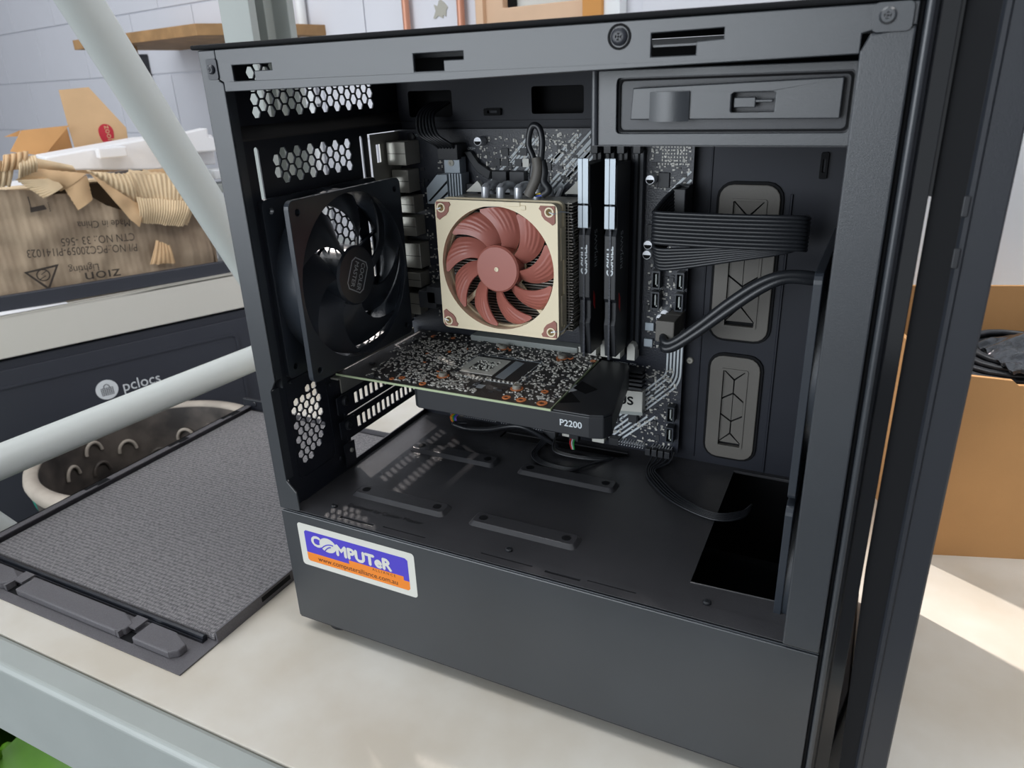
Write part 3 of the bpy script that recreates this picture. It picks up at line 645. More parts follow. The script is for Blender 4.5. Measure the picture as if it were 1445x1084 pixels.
obj('front_plinth', MB().plate([[(352, 2), (370, -1), (384, 88), (384, 200), (352, 200)]], -12, -3, FZ(0)), M['blk'], pc, bevel=1.5)
# tray
TY = FY(180)
cuts = [rrect(18, 57, 350, 369, 2), rrect(123, 163, 351, 369.5, 2), rrect(262, 298, 200, 304, 9), rrect(264, 296, 106, 184, 9), rect(204, 204.1, 360, 360.1)]
obj('motherboard_tray', MB().plate([rect(8, 375, 94, 378)]+cuts[:4], -1.2, 0, TY), M['tray'], pc)
obj('tray_fold', MB().box(10, 344, 178.2, 180, 345.6, 347), M['tray'], pc)
obj('tray_fold', MB().tube([(306, 179.4, 97), (306, 179.4, 300)], .9, 6).tube([(254, 179.6, 100), (254, 179.6, 330)], .6, 6), M['tray'], pc, smooth=40)
# cable hoop on the tray
for (a, b, w_, h_) in ((92, 353, 14, 5), (323, 318, 4.5, 16)):
    mb = MB().plate([rrect(a-w_/2, a+w_/2, b-h_/2, b+h_/2, 1), rrect(a-w_/2+3, a+w_/2-3, b-h_/2+1.5, b+h_/2-1.5, .4) if w_ > h_ else rrect(a-w_/2+1.4, a+w_/2-1.4, b-h_/2+4, b+h_/2-4, .3)], .2, 2.6, TY)
    obj('cable_hook', mb, M['dark'], pc, bevel=.3)
def grommet(x0, x1, z0, z1):
    F = TY
    ring = MB().plate([rrect(x0-1.5, x1+1.5, z0-1.5, z1+1.5, 9), rrect(x0+8, x1-8, z0+9, z1-9, 1)], 0, 3, F)
    g_ = obj('cable_grommet', ring, M['rubber'], pc, bevel=1)
    obj('grommet_rim', MB().plate([rrect(x0-3.5, x1+3.5, z0-3.5, z1+3.5, 11), rrect(x0-1.2, x1+1.2, z0-1.2, z1+1.2, 9)], 0, 1.5, F), M['dark'], g_, bevel=.4)
    obj('grommet_inner_rim', MB().plate([rrect(x0+6.5, x1-6.5, z0+7.5, z1-7.5, 1.5), rrect(x0+8, x1-8, z0+9, z1-9, .6)], 3, 3.8, F), M['rubber'], g_)
    a0, a1, b0, b1 = x0+8, x1-8, z1-9, z0+9
    P = lambda u, v: (a0+(a1-a0)*u, b0+(b1-b0)*v)
    n1, n2, n3, n4 = P(.5, .12), P(.5, .3), P(.5, .67), P(.5, .84)
    L1, R1, L2, R2, BL, BR = P(0, .38), P(1, .4), P(0, .59), P(1, .59), P(0, .97), P(1, .97)
    TL, TR = P(0, 0), P(1, 0)
    for poly in ((TL, TR, n1), (TL, n1, n2, L1), (TR, R1, n2, n1), (L1, n2, n3, L2), (n2, R1, R2, n3), (L2, n3, n4, BL), (n3, R2, BR, n4), (BL, n4, BR)):
        cx = sum(p[0] for p in poly)/len(poly); cy = sum(p[1] for p in poly)/len(poly)
        pp = []
        for p in poly:
            d_ = math.hypot(p[0]-cx, p[1]-cy); k = 1-.75/max(d_, 1); pp.append((cx+(p[0]-cx)*k, cy+(p[1]-cy)*k))
        obj('grommet_flap', MB().plate([pp], .6, 1.8, F), M['rubber'], g_)
    obj('grommet_backing', MB().box(x0+6, x1-6, 180.2, 181, z0+6, z1-6), M['dark'], g_)
grommet(262, 298, 200, 304); grommet(264, 296, 106, 184)
screw(TY, 247, 178, 2.6, 0, 'steel', name='standoff'); 
# rear panel with vents
XR, XL = FX(2), FX(10)
def flat_top(u0, u1, v0, v1, p=7.6, r=3.75, keep=None):
    out = []; dx = p*.866; i = 0; u = u0
    while u <= u1:
        v = v0+(p/2 if i % 2 else 0)
        while v <= v1:
            if keep is None or keep(u, v): out.append(hexa(u, v, r))
            v += p
        u += dx; i += 1
    return out
obj('rear_panel_upper', MB().plate([rect(2, 199, 354, 396)]+flat_top(34, 156, 361.5, 390), -.5, .5, XR), CI, pc)
obj('rear_ledge', MB().plate([[(2, 354.5), (10.5, 347), (10.5, 346), (9.5, 346), (2, 353)]], -199, -2, Fr((0, 0, 0), (1, 0, 0), (0, 0, 1))), M['ledge'], pc)
CY, CZ = 74, 251
def keep(u, v):
    if u < 35 or u > 113: return False
    if v > 318: return v < 340
    return (u-CY)**2+(v-CZ)**2 < 55**2
hx = flat_top(37.5, 112, 196, 339, keep=keep)
def pointy(rows, r=3.1):
    out = []
    for (y_, z_, n, st) in rows:
        for k in range(n): out.append(hexa(y_+k*st, z_-k*.0, r, 30))
    return out
low = pointy([(32, 176, 2, 6.4), (22.5, 170.3, 3, 6.5), (16, 164.6, 4, 6.5)]) if False else []
rows = [(33.5, 177, 2), (20.5, 171.4, 4), (17.2, 165.8, 5), (20.5, 160.2, 4), (17.2, 154.6, 5), (20.5, 149, 4), (17.2, 143.4, 5), (20.5, 137.8, 4), (17.2, 132.2, 4), (20.5, 126.6, 2)]
low = [hexa(y_+k*6.5, z_, 3.0, 30) for y_, z_, n in rows for k in range(n)]
lsl = rrect(19, 22.6, 236, 342, 1.7); rsl = rrect(124.2, 127.2, 236, 340.5, 1.4)
obj('rear_panel_lower', MB().plate([rect(2, 199, 94, 347), lsl, rsl, rect(134, 176, 188, 341), rect(72, 176, 100, 186)]+hx+low, -1, 0, XL), CI, pc)
obj('vent_bead', MB().plate([rrect(12, 53, 113, 189, 4), rrect(13, 52, 114, 188, 4)], 0, .8, XL), CI, pc)
obj('panel_edge', MB().box(10, 15, 5, 6, 189, 347), C0, pc)
for y_, z_ in ((57, 171), (57, 109), (18, 188)): screw(XL, y_, z_, 1.6, 0, 'casein', head=1)
# slot covers
def cover(z0, n=14, name='slot_cover'):
    holes = [rrect(80+k*6.6, 80+k*6.6+4.4, z0+5, z0+14, .8) for k in range(n)]
    o = obj(name, MB().plate([rect(66, 173, z0, z0+19.2)]+holes, 0, 1, FX(11)), CI, pc)
    obj('cover_tab', MB().plate([rrect(56, 74, z0+5, z0+19, 1)], 0, 1.2, FX(14)), CI, o, bevel=.3)
    screw(FX(15), 65, z0+14, 4, 0, 'blk', o, head=2.6)
    return o
cover(141.2); cover(121)
obj('slot_bottom_tab', MB().plate([rrect(60, 72, 100, 119, 1)], 0, 1.2, FX(12)), CI, pc, bevel=.3)
screw(FX(13), 67, 112, 1.8, 0, 'steel')
# drive bay
BY = FY(30)
bay = obj('drive_bay', MB().plate([rect(226, 344, 343, 377), rrect(238, 350, 348.5, 373.5, 2)[::1]][:1]+[rrect(238, 342, 348.5, 373.5, 2)], 0, 1.4, BY), C0, pc, bevel=.3)
obj('bay_edge', MB().tube([(227, 28.5, 343), (227, 28.5, 377)], 1.9, 10), C0, bay, smooth=40)
obj('bay_box', MB().plate([rrect(237, 343, 347.5, 374.5, 2)], -6, -1, BY).box(226, 344, 31, 178, 342.4, 343.6), CI, bay)
obj('bay_bead', MB().plate([rrect(238.5, 341.5, 349, 373, 2), rrect(239.5, 340.5, 350, 372, 2)], -1, 0, BY), M['dark'], bay)
r0, r1 = at(890, 128, 'y', 24), at(1184, 172, 'y', 24)
sl = [(296, 361), (313, 361), (313, 366), (296, 366)]
s0, s1 = at(1033, 131, 'y', 24), at(1092, 158, 'y', 24)
obj('drive_rail', MB().plate([[(r0.x, 355), (r1.x, 354.5), (r1.x, 371), (r0.x+1, 369)], rrect(s0.x, s1.x, s1.z, s0.z, .8)], -1, 4, FY(28)), C0, bay, bevel=.5)
s2, s3 = at(918, 130, 'y', 24), at(972, 171, 'y', 24)
obj('latch_button', MB().grid(lambda u, v: V((s2.x+(s3.x-s2.x)*u, 23-2.2*math.sin(math.pi*u), s3.z+(s2.z-s3.z)*v)), 10, 2, 3), C0, bay, smooth=40)
obj('latch_lever', MB().box(s0.x+1, s0.x+(s1.x-s0.x)*.55, 25, 27, s1.z+2, s0.z-2).box(s0.x+(s1.x-s0.x)*.55, s1.x-1, 25, 27, s1.z+4, s0.z-3), C0, bay, bevel=.3)
# sticker
SF = FY(-1.25); stp = lambda x, y: (lambda q: (q.x, q.z))(at(x, y, 'y', -1.3))
sk = obj('shop_sticker', MB().plate([rrect(13.5, 113, 51.5, 87.2, 2.5)], 0, .15, SF), M['stwhite'], pc)
obj('violet_band', MB().plate([[(19, 63.5), (107.5, 63.5), (107.5, 80.5), (105.5, 82), (20.5, 82), (19, 80.5)]], .15, .25, SF), M['stpurple'], sk)
obj('orange_band', MB().plate([[(19, 63.5), (19, 57.5), (20.5, 56), (106, 56), (107.5, 57.5), (107.5, 63.5)][::-1]], .15, .25, SF).box(57, 103, 63.4, 66.6, .24, .3, SF), M['storange'], sk)
obj('sticker_lettering', MB().text('C', SF, 24.5, 70.6, 12, .25, .35, font_off=.045, sx=1.05).text('MPUTeR', SF, 46.2, 68.2, 12.6, .25, .35, font_off=.05, sx=1.02), M['stwhite'], sk)
obj('sticker_swirl', MB().plate([[(39.5+7.4*math.cos(R(t)), 74+6*math.sin(R(t))) for t in range(0, 360, 12)]], .25, .34, SF), M['stwhite'], sk)
obj('swirl_lines', MB().tube([SF(33.5+k*1.0, 70.2+k*1.05-.055*k*k, .36) for k in range(12)], .45, 6).tube([SF(36.5+k*.8, 69+k*1.0-.06*k*k, .36) for k in range(8)], .45, 6), M['stpurple'], sk)
obj('alliance_lettering', MB().text('A L L I A N C E', SF, 77, 64, 3, .3, .36), M['stbrown'], sk)
obj('address_lettering', MB().text('www.computeralliance.com.au', SF, 28.5, 58, 5.6, .25, .33, sx=1.0, font_off=.012), M['stbrown'], sk)

# front door panel standing ajar (own thing)
def lv(z):
    k = 0 if z > 150 else (150-z)/160; xi = 376.4+5.2*k
    return [(xi, 2), (387.6, -1.2), (388.6, -2.8), (390.2, -2.8), (391, -1.8), (401.2, -1.8), (402, -1), (420, 206), (396+3*k, 206)]
mb = MB(); zs = [-9, 60, 150, 250, 404]; n = 9
mb.add([V((a, b, z)) for z in zs for a, b in lv(z)], [(i*n+j, i*n+(j+1) % n, (i+1)*n+(j+1) % n, (i+1)*n+j) for i in range(4) for j in range(n)]+[tuple(range(n))[::-1], tuple(range(4*n, 5*n))])
dr = obj('front_door', mb, M['door'], pc, label='front door standing slightly ajar')
ie = MB(); ie.add([V((a, b, z)) for z in zs for a, b in ((lv(z)[0][0]-.05, 2), (387.4, -1.5), (387.4, 1), (lv(z)[-1][0]-.05, 206))], [(i*4+j, i*4+(j+1) % 4, i*4+4+(j+1) % 4, i*4+4+j) for i in range(4) for j in range(3)])
obj('inner_liner', ie, M['dark'], dr)
obj('hinge', MB().lathe([(3, 0), (3, 8)], Fr((378, 6, 388), (1, 0, 0), (0, 1, 0)), 12), M['blk'], dr)
for z in (320, 300): obj('hinge_lug', MB().box(387, 389.5, -3.6, -2.4, z, z+8), M['blk'], dr, bevel=.5)
# ---------------------------------------------------------------- fans
def fan(root, F, size, depth, nb, hub, frame_m, blade_m, sense=1, sweep=28, chord=40, front_screws=None, pitch=None, tipchord=1.0):
    """F: origin at the fan's centre on its open face, w towards the viewer"""
    h = size/2; Rr = h-2.6; sc_ = h-7.6
    holes = [circ(sx_*sc_, sy_*sc_, 2.2, 12) for sx_ in (-1, 1) for sy_ in (-1, 1)]
    mb = MB().plate([rrect(-h, h, -h, h, 5), circ(0, 0, Rr, 64)]+holes, -4, 0, F).plate([rrect(-h, h, -h, h, 5), circ(0, 0, Rr, 64)]+holes, -depth, -depth+4, F)
    fr = obj('fan_frame', mb, frame_m, root, bevel=.5)
    obj('barrel', MB().lathe([(Rr, -4), (Rr+1.6, -4), (Rr+1.6, -depth+4), (Rr, -depth+4)], F, 64, close=True), frame_m, fr, smooth=40)
    obj('hub', MB().lathe([(hub, -depth+4), (hub, -2.6), (hub-1.4, -1.2), (.2, -1.1)], F, 48), blade_m, root, smooth=35)
    obj('motor_mount', MB().lathe([(hub+1, -depth), (hub+1, -depth+2), (.2, -depth+2.1)], F, 32), frame_m, root)
    st = MB()
    for k in range(4):
        a = R(k*90+20); d_ = V((math.cos(a), math.sin(a))); st.tube([F(d_.x*hub, d_.y*hub, -depth+1.5), F(d_.x*Rr*1.02, d_.y*Rr*1.02, -depth+1.5)], 1.5, 6)
    obj('motor_strut', st, frame_m, root)
    tip = Rr-1.5; pw = pitch or (depth-9)
    for k in range(nb):
        a0 = k*360/nb
        def fn(u, v):          # u radial, v chord
            rr = hub-.5+(tip-hub+.5)*u
            ch = chord*(1-.1*u)*(1 if u < .96 else .97)*(.75+.45*u*tipchord)
            edge = .1*math.sin(math.pi*u)
            th = a0+sense*(sweep*(u**1.5)+(v-.5)*ch*(1-0.15*u))
            w = -2.5-(1-v)*pw*(1-.25*u)-1.4*math.sin(math.pi*v)*(-1)
            return F(rr*math.cos(R(th)), rr*math.sin(R(th)), w)
        obj('blade', MB().grid(fn, 14, 12, 1.3), blade_m, root, smooth=50)
    return fr
rf = thing('rear_case_fan', (22, 74, 190), 'large black 120 mm case fan on the rear vents with a round hub emblem', 'fan')
RF = Fr((35, CY, CZ), (0, 1, 0), (0, 0, 1))
fr_ = fan(rf, RF, 120, 25, 7, 21, M['fan'], M['fan'], sense=1, sweep=38, chord=50)
for sy_ in (-1, 1):
    for sz_ in (-1, 1): screw(RF, sy_*52.5, sz_*52.5, 2.6, -4.5, 'case', fr_, head=1)
em = MB().plate([[(-6.5, -11.5), (6.5, -11.5), (9.5, -8), (9.5, 8), (6.5, 11.5), (-6.5, 11.5), (-9.5, 8), (-9.5, -8)], [(-6.1, -10.7), (6.1, -10.7), (8.7, -7.6), (8.7, 7.6), (6.1, 10.7), (-6.1, 10.7), (-8.7, 7.6), (-8.7, -7.6)]], -1.1, -.9, Fr(RF.o, RF.u*math.cos(R(-28))+RF.v*math.sin(R(-28)), RF.v*math.cos(R(-28))-RF.u*math.sin(R(-28))))
EF = Fr(RF.o, RF.u*math.cos(R(-118))+RF.v*math.sin(R(-118)), RF.v*math.cos(R(-118))-RF.u*math.sin(R(-118)))
em.text('COOLER', EF, 0, 1.6, 6, -1.1, -.9, align='CENTER', sx=.85, font_off=.02).text('MASTER', EF, 0, -5.4, 6, -1.1, -.9, align='CENTER', sx=.85, font_off=.02)
obj('hub_emblem', em, M['sink'], rf)
for i_, (zc, lb) in enumerate(((228, 'upper black intake fan behind the front post'), (104, 'lower black intake fan reaching down through the shroud opening'))):
    ff_ = thing('front_intake_fan', (347, 80, zc-60), lb, 'fan')
    fan(ff_, Fr((336, 82, zc), (0, -1, 0), (0, 0, 1)), 120, 25, 7, 21, M['fan'], M['fan'])
obj('radiator_cable', MB(), M['cable'], None) if False else None

# ---------------------------------------------------------------- motherboard
mbd = thing('motherboard', (125, 172, 103), 'black motherboard with white diagonal stripes mounted on the tray', 'motherboard')
MZ0, MZ1, MX0, MX1 = 103.5, 341.5, 8, 243.5
MF = FY(172)
obj('circuit_board', MB().box(MX0, MX1, 172, 173.6, MZ0, MZ1), M['pcb'], mbd)
obj('standoffs', MB().box(60, 64, 173.6, 180, 200, 204).box(200, 204, 173.6, 180, 200, 204).box(60, 64, 173.6, 180, 110, 114), M['steel'], mbd)
# white printed stripes
st = MB(); 
def ribbon(pts, w, F=MF, h=.12):
    for (a, b), (c, d_) in zip(pts, pts[1:]):
        L = math.hypot(c-a, d_-b); nx_, ny_ = -(d_-b)/L*w/2, (c-a)/L*w/2
        st.plate([[(a+nx_, b+ny_), (a-nx_, b-ny_), (c-nx_, d_-ny_), (c+nx_, d_+ny_)]], 0, h, F)
for i in range(5):
    x = 232+i*2.55; pts = [(x, 197), (x, 172-i*.6)]
    for k in range(1, 7): a = k/6*45; r_ = 10+i*2.55; pts.append((x-r_*(1-math.cos(R(a))), 172-i*.6-r_*math.sin(R(a))))
    e = pts[-1]; n_ = 46-i*6; pts.append((e[0]-n_, e[1]-n_ if e[1]-n_ > 104 else 104)) if False else pts.append((e[0]-min(n_, e[1]-104.5), e[1]-min(n_, e[1]-104.5)))
    ribbon(pts, 1.35)
for i in range(6):
    x = 172+i*5.2; L = 26+i*1.5; ribbon([(x, 105+i*.5), (x+L*.8, 105+L*.8)], 1.5)
def dstripe(x, z, L, w=1.3): ribbon([(x, z), (x+L, z+L)], w)
for i, (x, z, L) in enumerate(((86, 298, 40), (90, 297, 38), (104, 305, 28), (108, 318, 14), (112, 300, 22), (128, 296, 10), (134, 298, 14), (138, 298, 16), (142, 297, 30), (147, 299, 22), (152, 296, 18), (130, 312, 12), (134, 311, 16), (139, 316, 22), (144, 318, 20), (148, 316, 24), (152, 314, 26), (158, 316, 22), (163, 318, 20), (168, 318, 20), (150, 304, 14), (132, 306, 6), (112, 316, 22), (116, 308, 10), (120, 304, 8), (60, 236, 22), (56, 226, 26), (52, 216, 30), (64, 214, 18), (228, 300, 14), (232, 298, 11), (236, 296, 7), (222, 332, 8), (70, 190, 20), (62, 188, 20))): dstripe(x, z, min(L, MZ1-1-z, MX1-1-x), 1.5 if i % 4 else 2.4)
for i in range(9): ribbon([(191, 270-i*5.2), (195, 274-i*5.2)], .9)
obj('printed_stripes', st, M['silk'], mbd, kind='stuff')
# tiny parts, scattered as on the board
def scatter(mb, x0, x1, z0, z1, n, F=MF, smin=.6, smax=1.9, hmax=.9, align=True, avoid=()):
    for _ in range(n):
        a, b = random.uniform(x0, x1), random.uniform(z0, z1)
        if any(p[0] <= a <= p[1] and p[2] <= b <= p[3] for p in avoid): continue
        s1_ = random.uniform(smin, smax); s2_ = s1_*random.choice((.5, .55, 1.8)) if s1_ < smax*.8 else s1_*.6
        mb.box(a, a+s1_, b, b+min(s2_, smax*1.2), 0.05, random.uniform(.3, hmax), F)
sm = MB()
for r_ in ((30, 60, 200, 300, 200), (44, 62, 296, 330, 50), (84, 126, 308, 336, 90), (126, 160, 304, 338, 170), (215, 240, 186, 262, 190), (213, 242, 300, 340, 150), (205, 240, 120, 172, 220), (176, 236, 105, 126, 110), (150, 190, 104, 112, 30), (70, 160, 104, 112, 50), (78, 92, 306, 330, 20), (30, 60, 190, 240, 60), (126, 175, 320, 340, 60)):
    scatter(sm, *r_[:4], r_[4])
for a in range(9):
    for b in range(7): sm.box(222+a*2, 223+a*2, 318+b*2.2, 319.1+b*2.2, .05, .5, MF)
obj('surface_parts', sm, M['solder'], mbd, kind='stuff')
dk = MB()
for r_ in ((26, 60, 205, 330, 60), (86, 160, 304, 338, 40), (213, 240, 190, 330, 36), (176, 236, 108, 170, 50)): scatter(dk, *r_, smin=1.5, smax=4, hmax=1.2)
obj('small_chips', dk, M['chip'], mbd, kind='stuff')
mk = MB()
for s_, x, z, sz in (('12V_EATX', 20, 336.5, 2.4), ('DIGI+', 73, 327, 2.6), ('NEXTGEN_PCH', 190, 171, 2.6), ('KEYB_USB78', 128, 296, 2.2)): mk.text(s_, MF, x, z, sz, 0, .12)
for (x, z, t) in ((225, 226, 'SATA6G_2'), (240, 206, 'SATA6G_1')): mk.text(t, MF, x, z, 2.6, 0, .12, rot=90)
obj('printed_marks', mk, M['silk'], mbd)
def part(nm, x0, x1, z0, z1, w0, w1, m_='chip', bev=.4, par=None, **k): return obj(nm, MB().box(x0, x1, z0, z1, w0, w1, MF), M[m_], par or mbd, bevel=bev, **k)
for a, b in ((96, 302.5), (110.5, 302.5)): part('choke', a, a+12, b, b+10, .2, 7)
part('choke', 73.5, 84, 291, 303, .2, 8)
for a, b in ((95, 315.5), (102, 315.5), (112.5, 315.5), (102, 323), (117, 323), (136, 313)): part('mosfet', a, a+5.4, b, b+5.2, .1, 1.2, bev=.1)
part('crystal', 119, 124, 315, 321, .1, 1.5, 'stwhite', .1)
def cap(x, z, r=3.4, h=8):
    Fq = Fr(MF(x, z), MF.u, MF.v); o = obj('capacitor', MB().lathe([(r, 0), (r, h*.9), (r-.5, h), (.2, h)], Fq, 20), M['alu'], mbd, smooth=40)
    obj('capacitor_mark', MB().plate([[(-r*.8, 0)]+[(r*.8*math.cos(R(t)), r*.8*math.sin(R(t))) for t in range(180, 361, 30)]][:1], h, h+.1, Fq), M['dark'], o)
for x, z in ((101.5, 297.5), (108.5, 297.5), (115.5, 297.5), (122.5, 297.5), (86, 333.5), (216.5, 309), (216.5, 265), (216, 258), (227.5, 213), (230.5, 216.5)): cap(x, z)
# heatsinks beside the socket
obj('vrm_heatsink', MB().plate([[(43, 300), (53, 310), (62, 310.5), (62, 288), (43, 288)][::-1]], 3, 15, MF), M['sink'], mbd, bevel=.6)
for k in range(2):
    obj('heatsink_groove', MB().plate([[(44+k*8, 290), (46+k*8, 290), (62, 304-k*8), (62, 306-k*8)]], 15, 15.2, MF), M['dark'], bpy.data.objects['vrm_heatsink'])
for k in range(5): part('heatsink_fin', 63+k*2.4, 64.4+k*2.4, 288, 311, 2, 14, 'sink', .15)
part('heatsink_tab', 58.5, 72, 311, 324, 2, 12, 'sink', .5); obj('heatsink_screw', MB().lathe([(2.4, 0), (2.4, .8), (1, .8), (1, .2), (.1, .2)], Fr(MF(65, 318.5, 12), MF.u, MF.v), 16), M['steel'], mbd)
obj('socket_cover', MB().plate([[(72, 326), (82, 312), (92, 306), (94, 312), (84, 318), (78, 326)][::-1]], .2, 5, MF), M['chip'], mbd, bevel=.4)
# rear ports
pm = (('display_port', 13, 22+8, 317, 334, 20), ('video_port', 13, 28, 296, 313, 16), ('usb_port', 13, 30, 280, 293, 14), ('usb_port', 13, 30, 262, 277, 14), ('network_port', 13, 32, 236, 256, 14), ('usb_port', 13, 30, 220, 232, 14), ('audio_port', 13, 26, 196, 214, 12))
for nm, a, b, c, d_, h in pm:
    o = part(nm, a, b, c, d_, 0, h, 'steel', .5)
    obj('port_seam', MB().box(a+1, b+.1, (c+d_)/2-.2, (c+d_)/2+.2, h, h+.1, MF), M['dark'], o)
obj('io_shield', MB().plate([rect(135, 172.5, 189, 340.5), rect(141, 150, 300, 306), rect(141, 146, 320, 333), rect(140, 150, 270, 290), rect(140, 152, 240, 256)], 0, .6, FX(11)), M['steel'], mbd)
# memory slots
def dslot(x, m_='blk'):
    o = obj('memory_slot', MB().box(x-3.2, x+3.2, 186, 328, .1, 6, MF), M[m_], mbd, bevel=.4)
    obj('slot_groove', MB().box(x-.8, x+.8, 188, 326, 6, 6.1, MF), M['dark'], o)
    obj('latch', MB().plate([[(x-3, 180), (x+3, 180), (x+3, 190), (x+1.4, 193), (x-1.4, 193), (x-3, 190)]], 2, 13, MF), M['stwhite'], o, bevel=.4)
    obj('latch', MB().box(x-2.6, x+2.6, 326, 333, 2, 12, MF), M['blk'], o, bevel=.4)
for x, m_ in ((178, 'blk'), (187.4, 'blk'), (196.8, 'blk'), (208, 'fan')): dslot(x, m_)
# expansion slots
part('graphics_slot', 72, 165, 176, 183.5, 0, 11, 'beam', .5, label='grey reinforced expansion slot')
part('slot_latch', 165, 174, 175, 184, 0, 9, 'stwhite', .5)
part('expansion_slot', 72, 112, 149, 155, 0, 10, 'blk'); part('expansion_slot', 60, 160, 128, 134, 0, 10, 'blk')
# chipset heatsink with maker's mark
ch = obj('chipset_heatsink', MB().plate([[(180, 134), (216.5, 137), (216.5, 154), (182, 152)]], .2, 8, MF), M['stwhite'], mbd, bevel=.5)
for k in range(5): obj('heatsink_bar', MB().box(186, 216, 155+k*3.4, 157+k*3.4, .2, 9, MF), M['chip'], ch, bevel=.2)
obj('maker_lettering', MB().text('/SUS', MF, 188, 141.5, 9.5, 8, 8.25, rot=2, font_off=.03, sx=1.2), M['dark'], ch)
obj('heatsink_lower_strip', MB().plate([[(180, 131), (216.5, 134), (216.5, 137), (180, 134)]], .2, 7, MF), M['beam'], ch)  # grey strip along the heatsink's lower edge
# sata ports
for x, z in ((223, 241), (223, 226), (240, 241), (240, 226), (238, 139), (238, 122)):
    o = obj('drive_port', MB().plate([rrect(x-3, x+3, z-7, z+6, .5), rrect(x-2, x+2, z-5.8, z+4.8, .3)], 0, 8, MF), M['fan'], mbd)
    obj('port_tongue', MB().box(x-.5, x+.5, z-5, z+3.6, 0, 7, MF).box(x-.5, x+1.4, z-5, z-4, 0, 7, MF), M['beam'], o)
# header pins along the foot
pn = MB()
for (xa, n) in ((48, 20), (94, 12), (122, 9), (198, 10), (224, 8)):
    for k in range(n):
        for rr in (0, 2.3): pn.box(xa+k*2.1, xa+.7+k*2.1, 105.5+rr, 106.2+rr, 0, 6.5, MF)
obj('header_pins', pn, M['alu'], mbd, kind='stuff')
for a, b in ((44, 56), (136, 146), (150, 160), (176, 186), (190, 198)): part('pin_header', a, b, 104.3, 110, 0, 7, 'stwhite' if a > 140 and a < 190 else 'blk', .2)
part('small_inductor', 215, 221.5, 201, 207, 0, 3, 'sink', .4); part('small_inductor', 214.5, 221, 188.5, 194.5, 0, 3, 'sink', .4); part('small_inductor', 223, 227, 200, 209, 0, 2, 'stwhite', .2)
part('chip', 220, 228, 303, 313, 0, 1.5); part('chip', 214, 221, 268, 278, 0, 1.5); part('chip', 190, 196, 122, 128, 0, 1.5)
part('coin_battery_holder', 205, 212, 126, 133, 0, 6, 'blk')
part('power_connector_12v', 56, 72, 322, 332, 0, 12, 'blk'); part('power_connector_24', 234, 243.5, 268, 306, 0, 9, 'chip', .4); part('usb_header', 232, 243, 205, 218, 0, 12, 'rubber')
for x, z in ((169, 174), (176.5, 174.5)): obj('mounting_screw', MB().lathe([(3.4, .1), (3.4, 1.6), (2.4, 2.4), (1, 2.4), (1, 1.4), (.1, 1.4)], Fr(MF(x, z), MF.u, MF.v), 20), M['steel'], mbd, smooth=40)
for x, z in ((24, 336), (166, 110)): obj('mounting_screw', MB().lathe([(3.4, .1), (3.4, 1.6), (2.4, 2.4), (.1, 2.4)], Fr(MF(x, z), MF.u, MF.v), 20), M['blk'], mbd, smooth=40)
for x, z in ((40, 210), (32, 206)):  part('socket_chip', x, x+16, z, z+14, 0, 22, 'chip', .6)

# ---------------------------------------------------------------- memory modules
def dimm(x, lb):
    t = thing('memory_module', (x, 150, 184), lb, 'memory module', 'memory modules in the slots')
    obj('module_board', MB().box(x-.7, x+.7, 132, 167, 189, 322), M['pcb'], t)
    prof = [(190, 160), (190, 136), (214, 133), (218, 135), (230, 135), (233, 132.6), (276, 132.6), (280, 135), (294, 135), (298, 132), (322, 132), (322, 160)]
    obj('heat_spreader', MB().plate([[(a, b) for a, b in prof]], x-4.2 if False else -(x+4.2), -(x-4.2), Fr((0, 0, 0), (0, 0, 1), (0, 1, 0))), M['blk'], t, bevel=.6)
    for z0, z1 in ((297, 326), (281, 296)): obj('silver_cap', MB().plate([[(x-3.6, z0), (x-.6, z0), (x-.6, z1), (x-3.6, z1)], ][:1], 0, 1.6, FY(132)).plate([[(x-.4, z0), (x+3.4, z0), (x+3.4, z1), (x-.4, z1)]], 0, 1.2, FY(132)), M['sink'], t, bevel=.4)
    obj('edge_lettering', MB().text('G.SKILL', FY(132.5), x+2.2, 249, 6.2, 0, .25, rot=90, font_off=.04), M['silk'], t)
    obj('side_lettering', MB().text('RIPJAWS', Fr((x+4.25, 0, 0), (0, 1, 0), (0, 0, 1)), 146, 252, 7, 0, .15, rot=90), M['silk'], t)
    obj('side_accent', MB().plate([[(140, 236), (143, 232), (143, 222), (140, 226)]], 4.25, 4.4, Fr((x, 0, 0), (0, 1, 0), (0, 0, 1))), M['redw'], t)
dimm(181.5, 'black memory module with silver cap nearest the tan cooler'); dimm(200, 'black memory module with silver cap farther from the tan cooler')

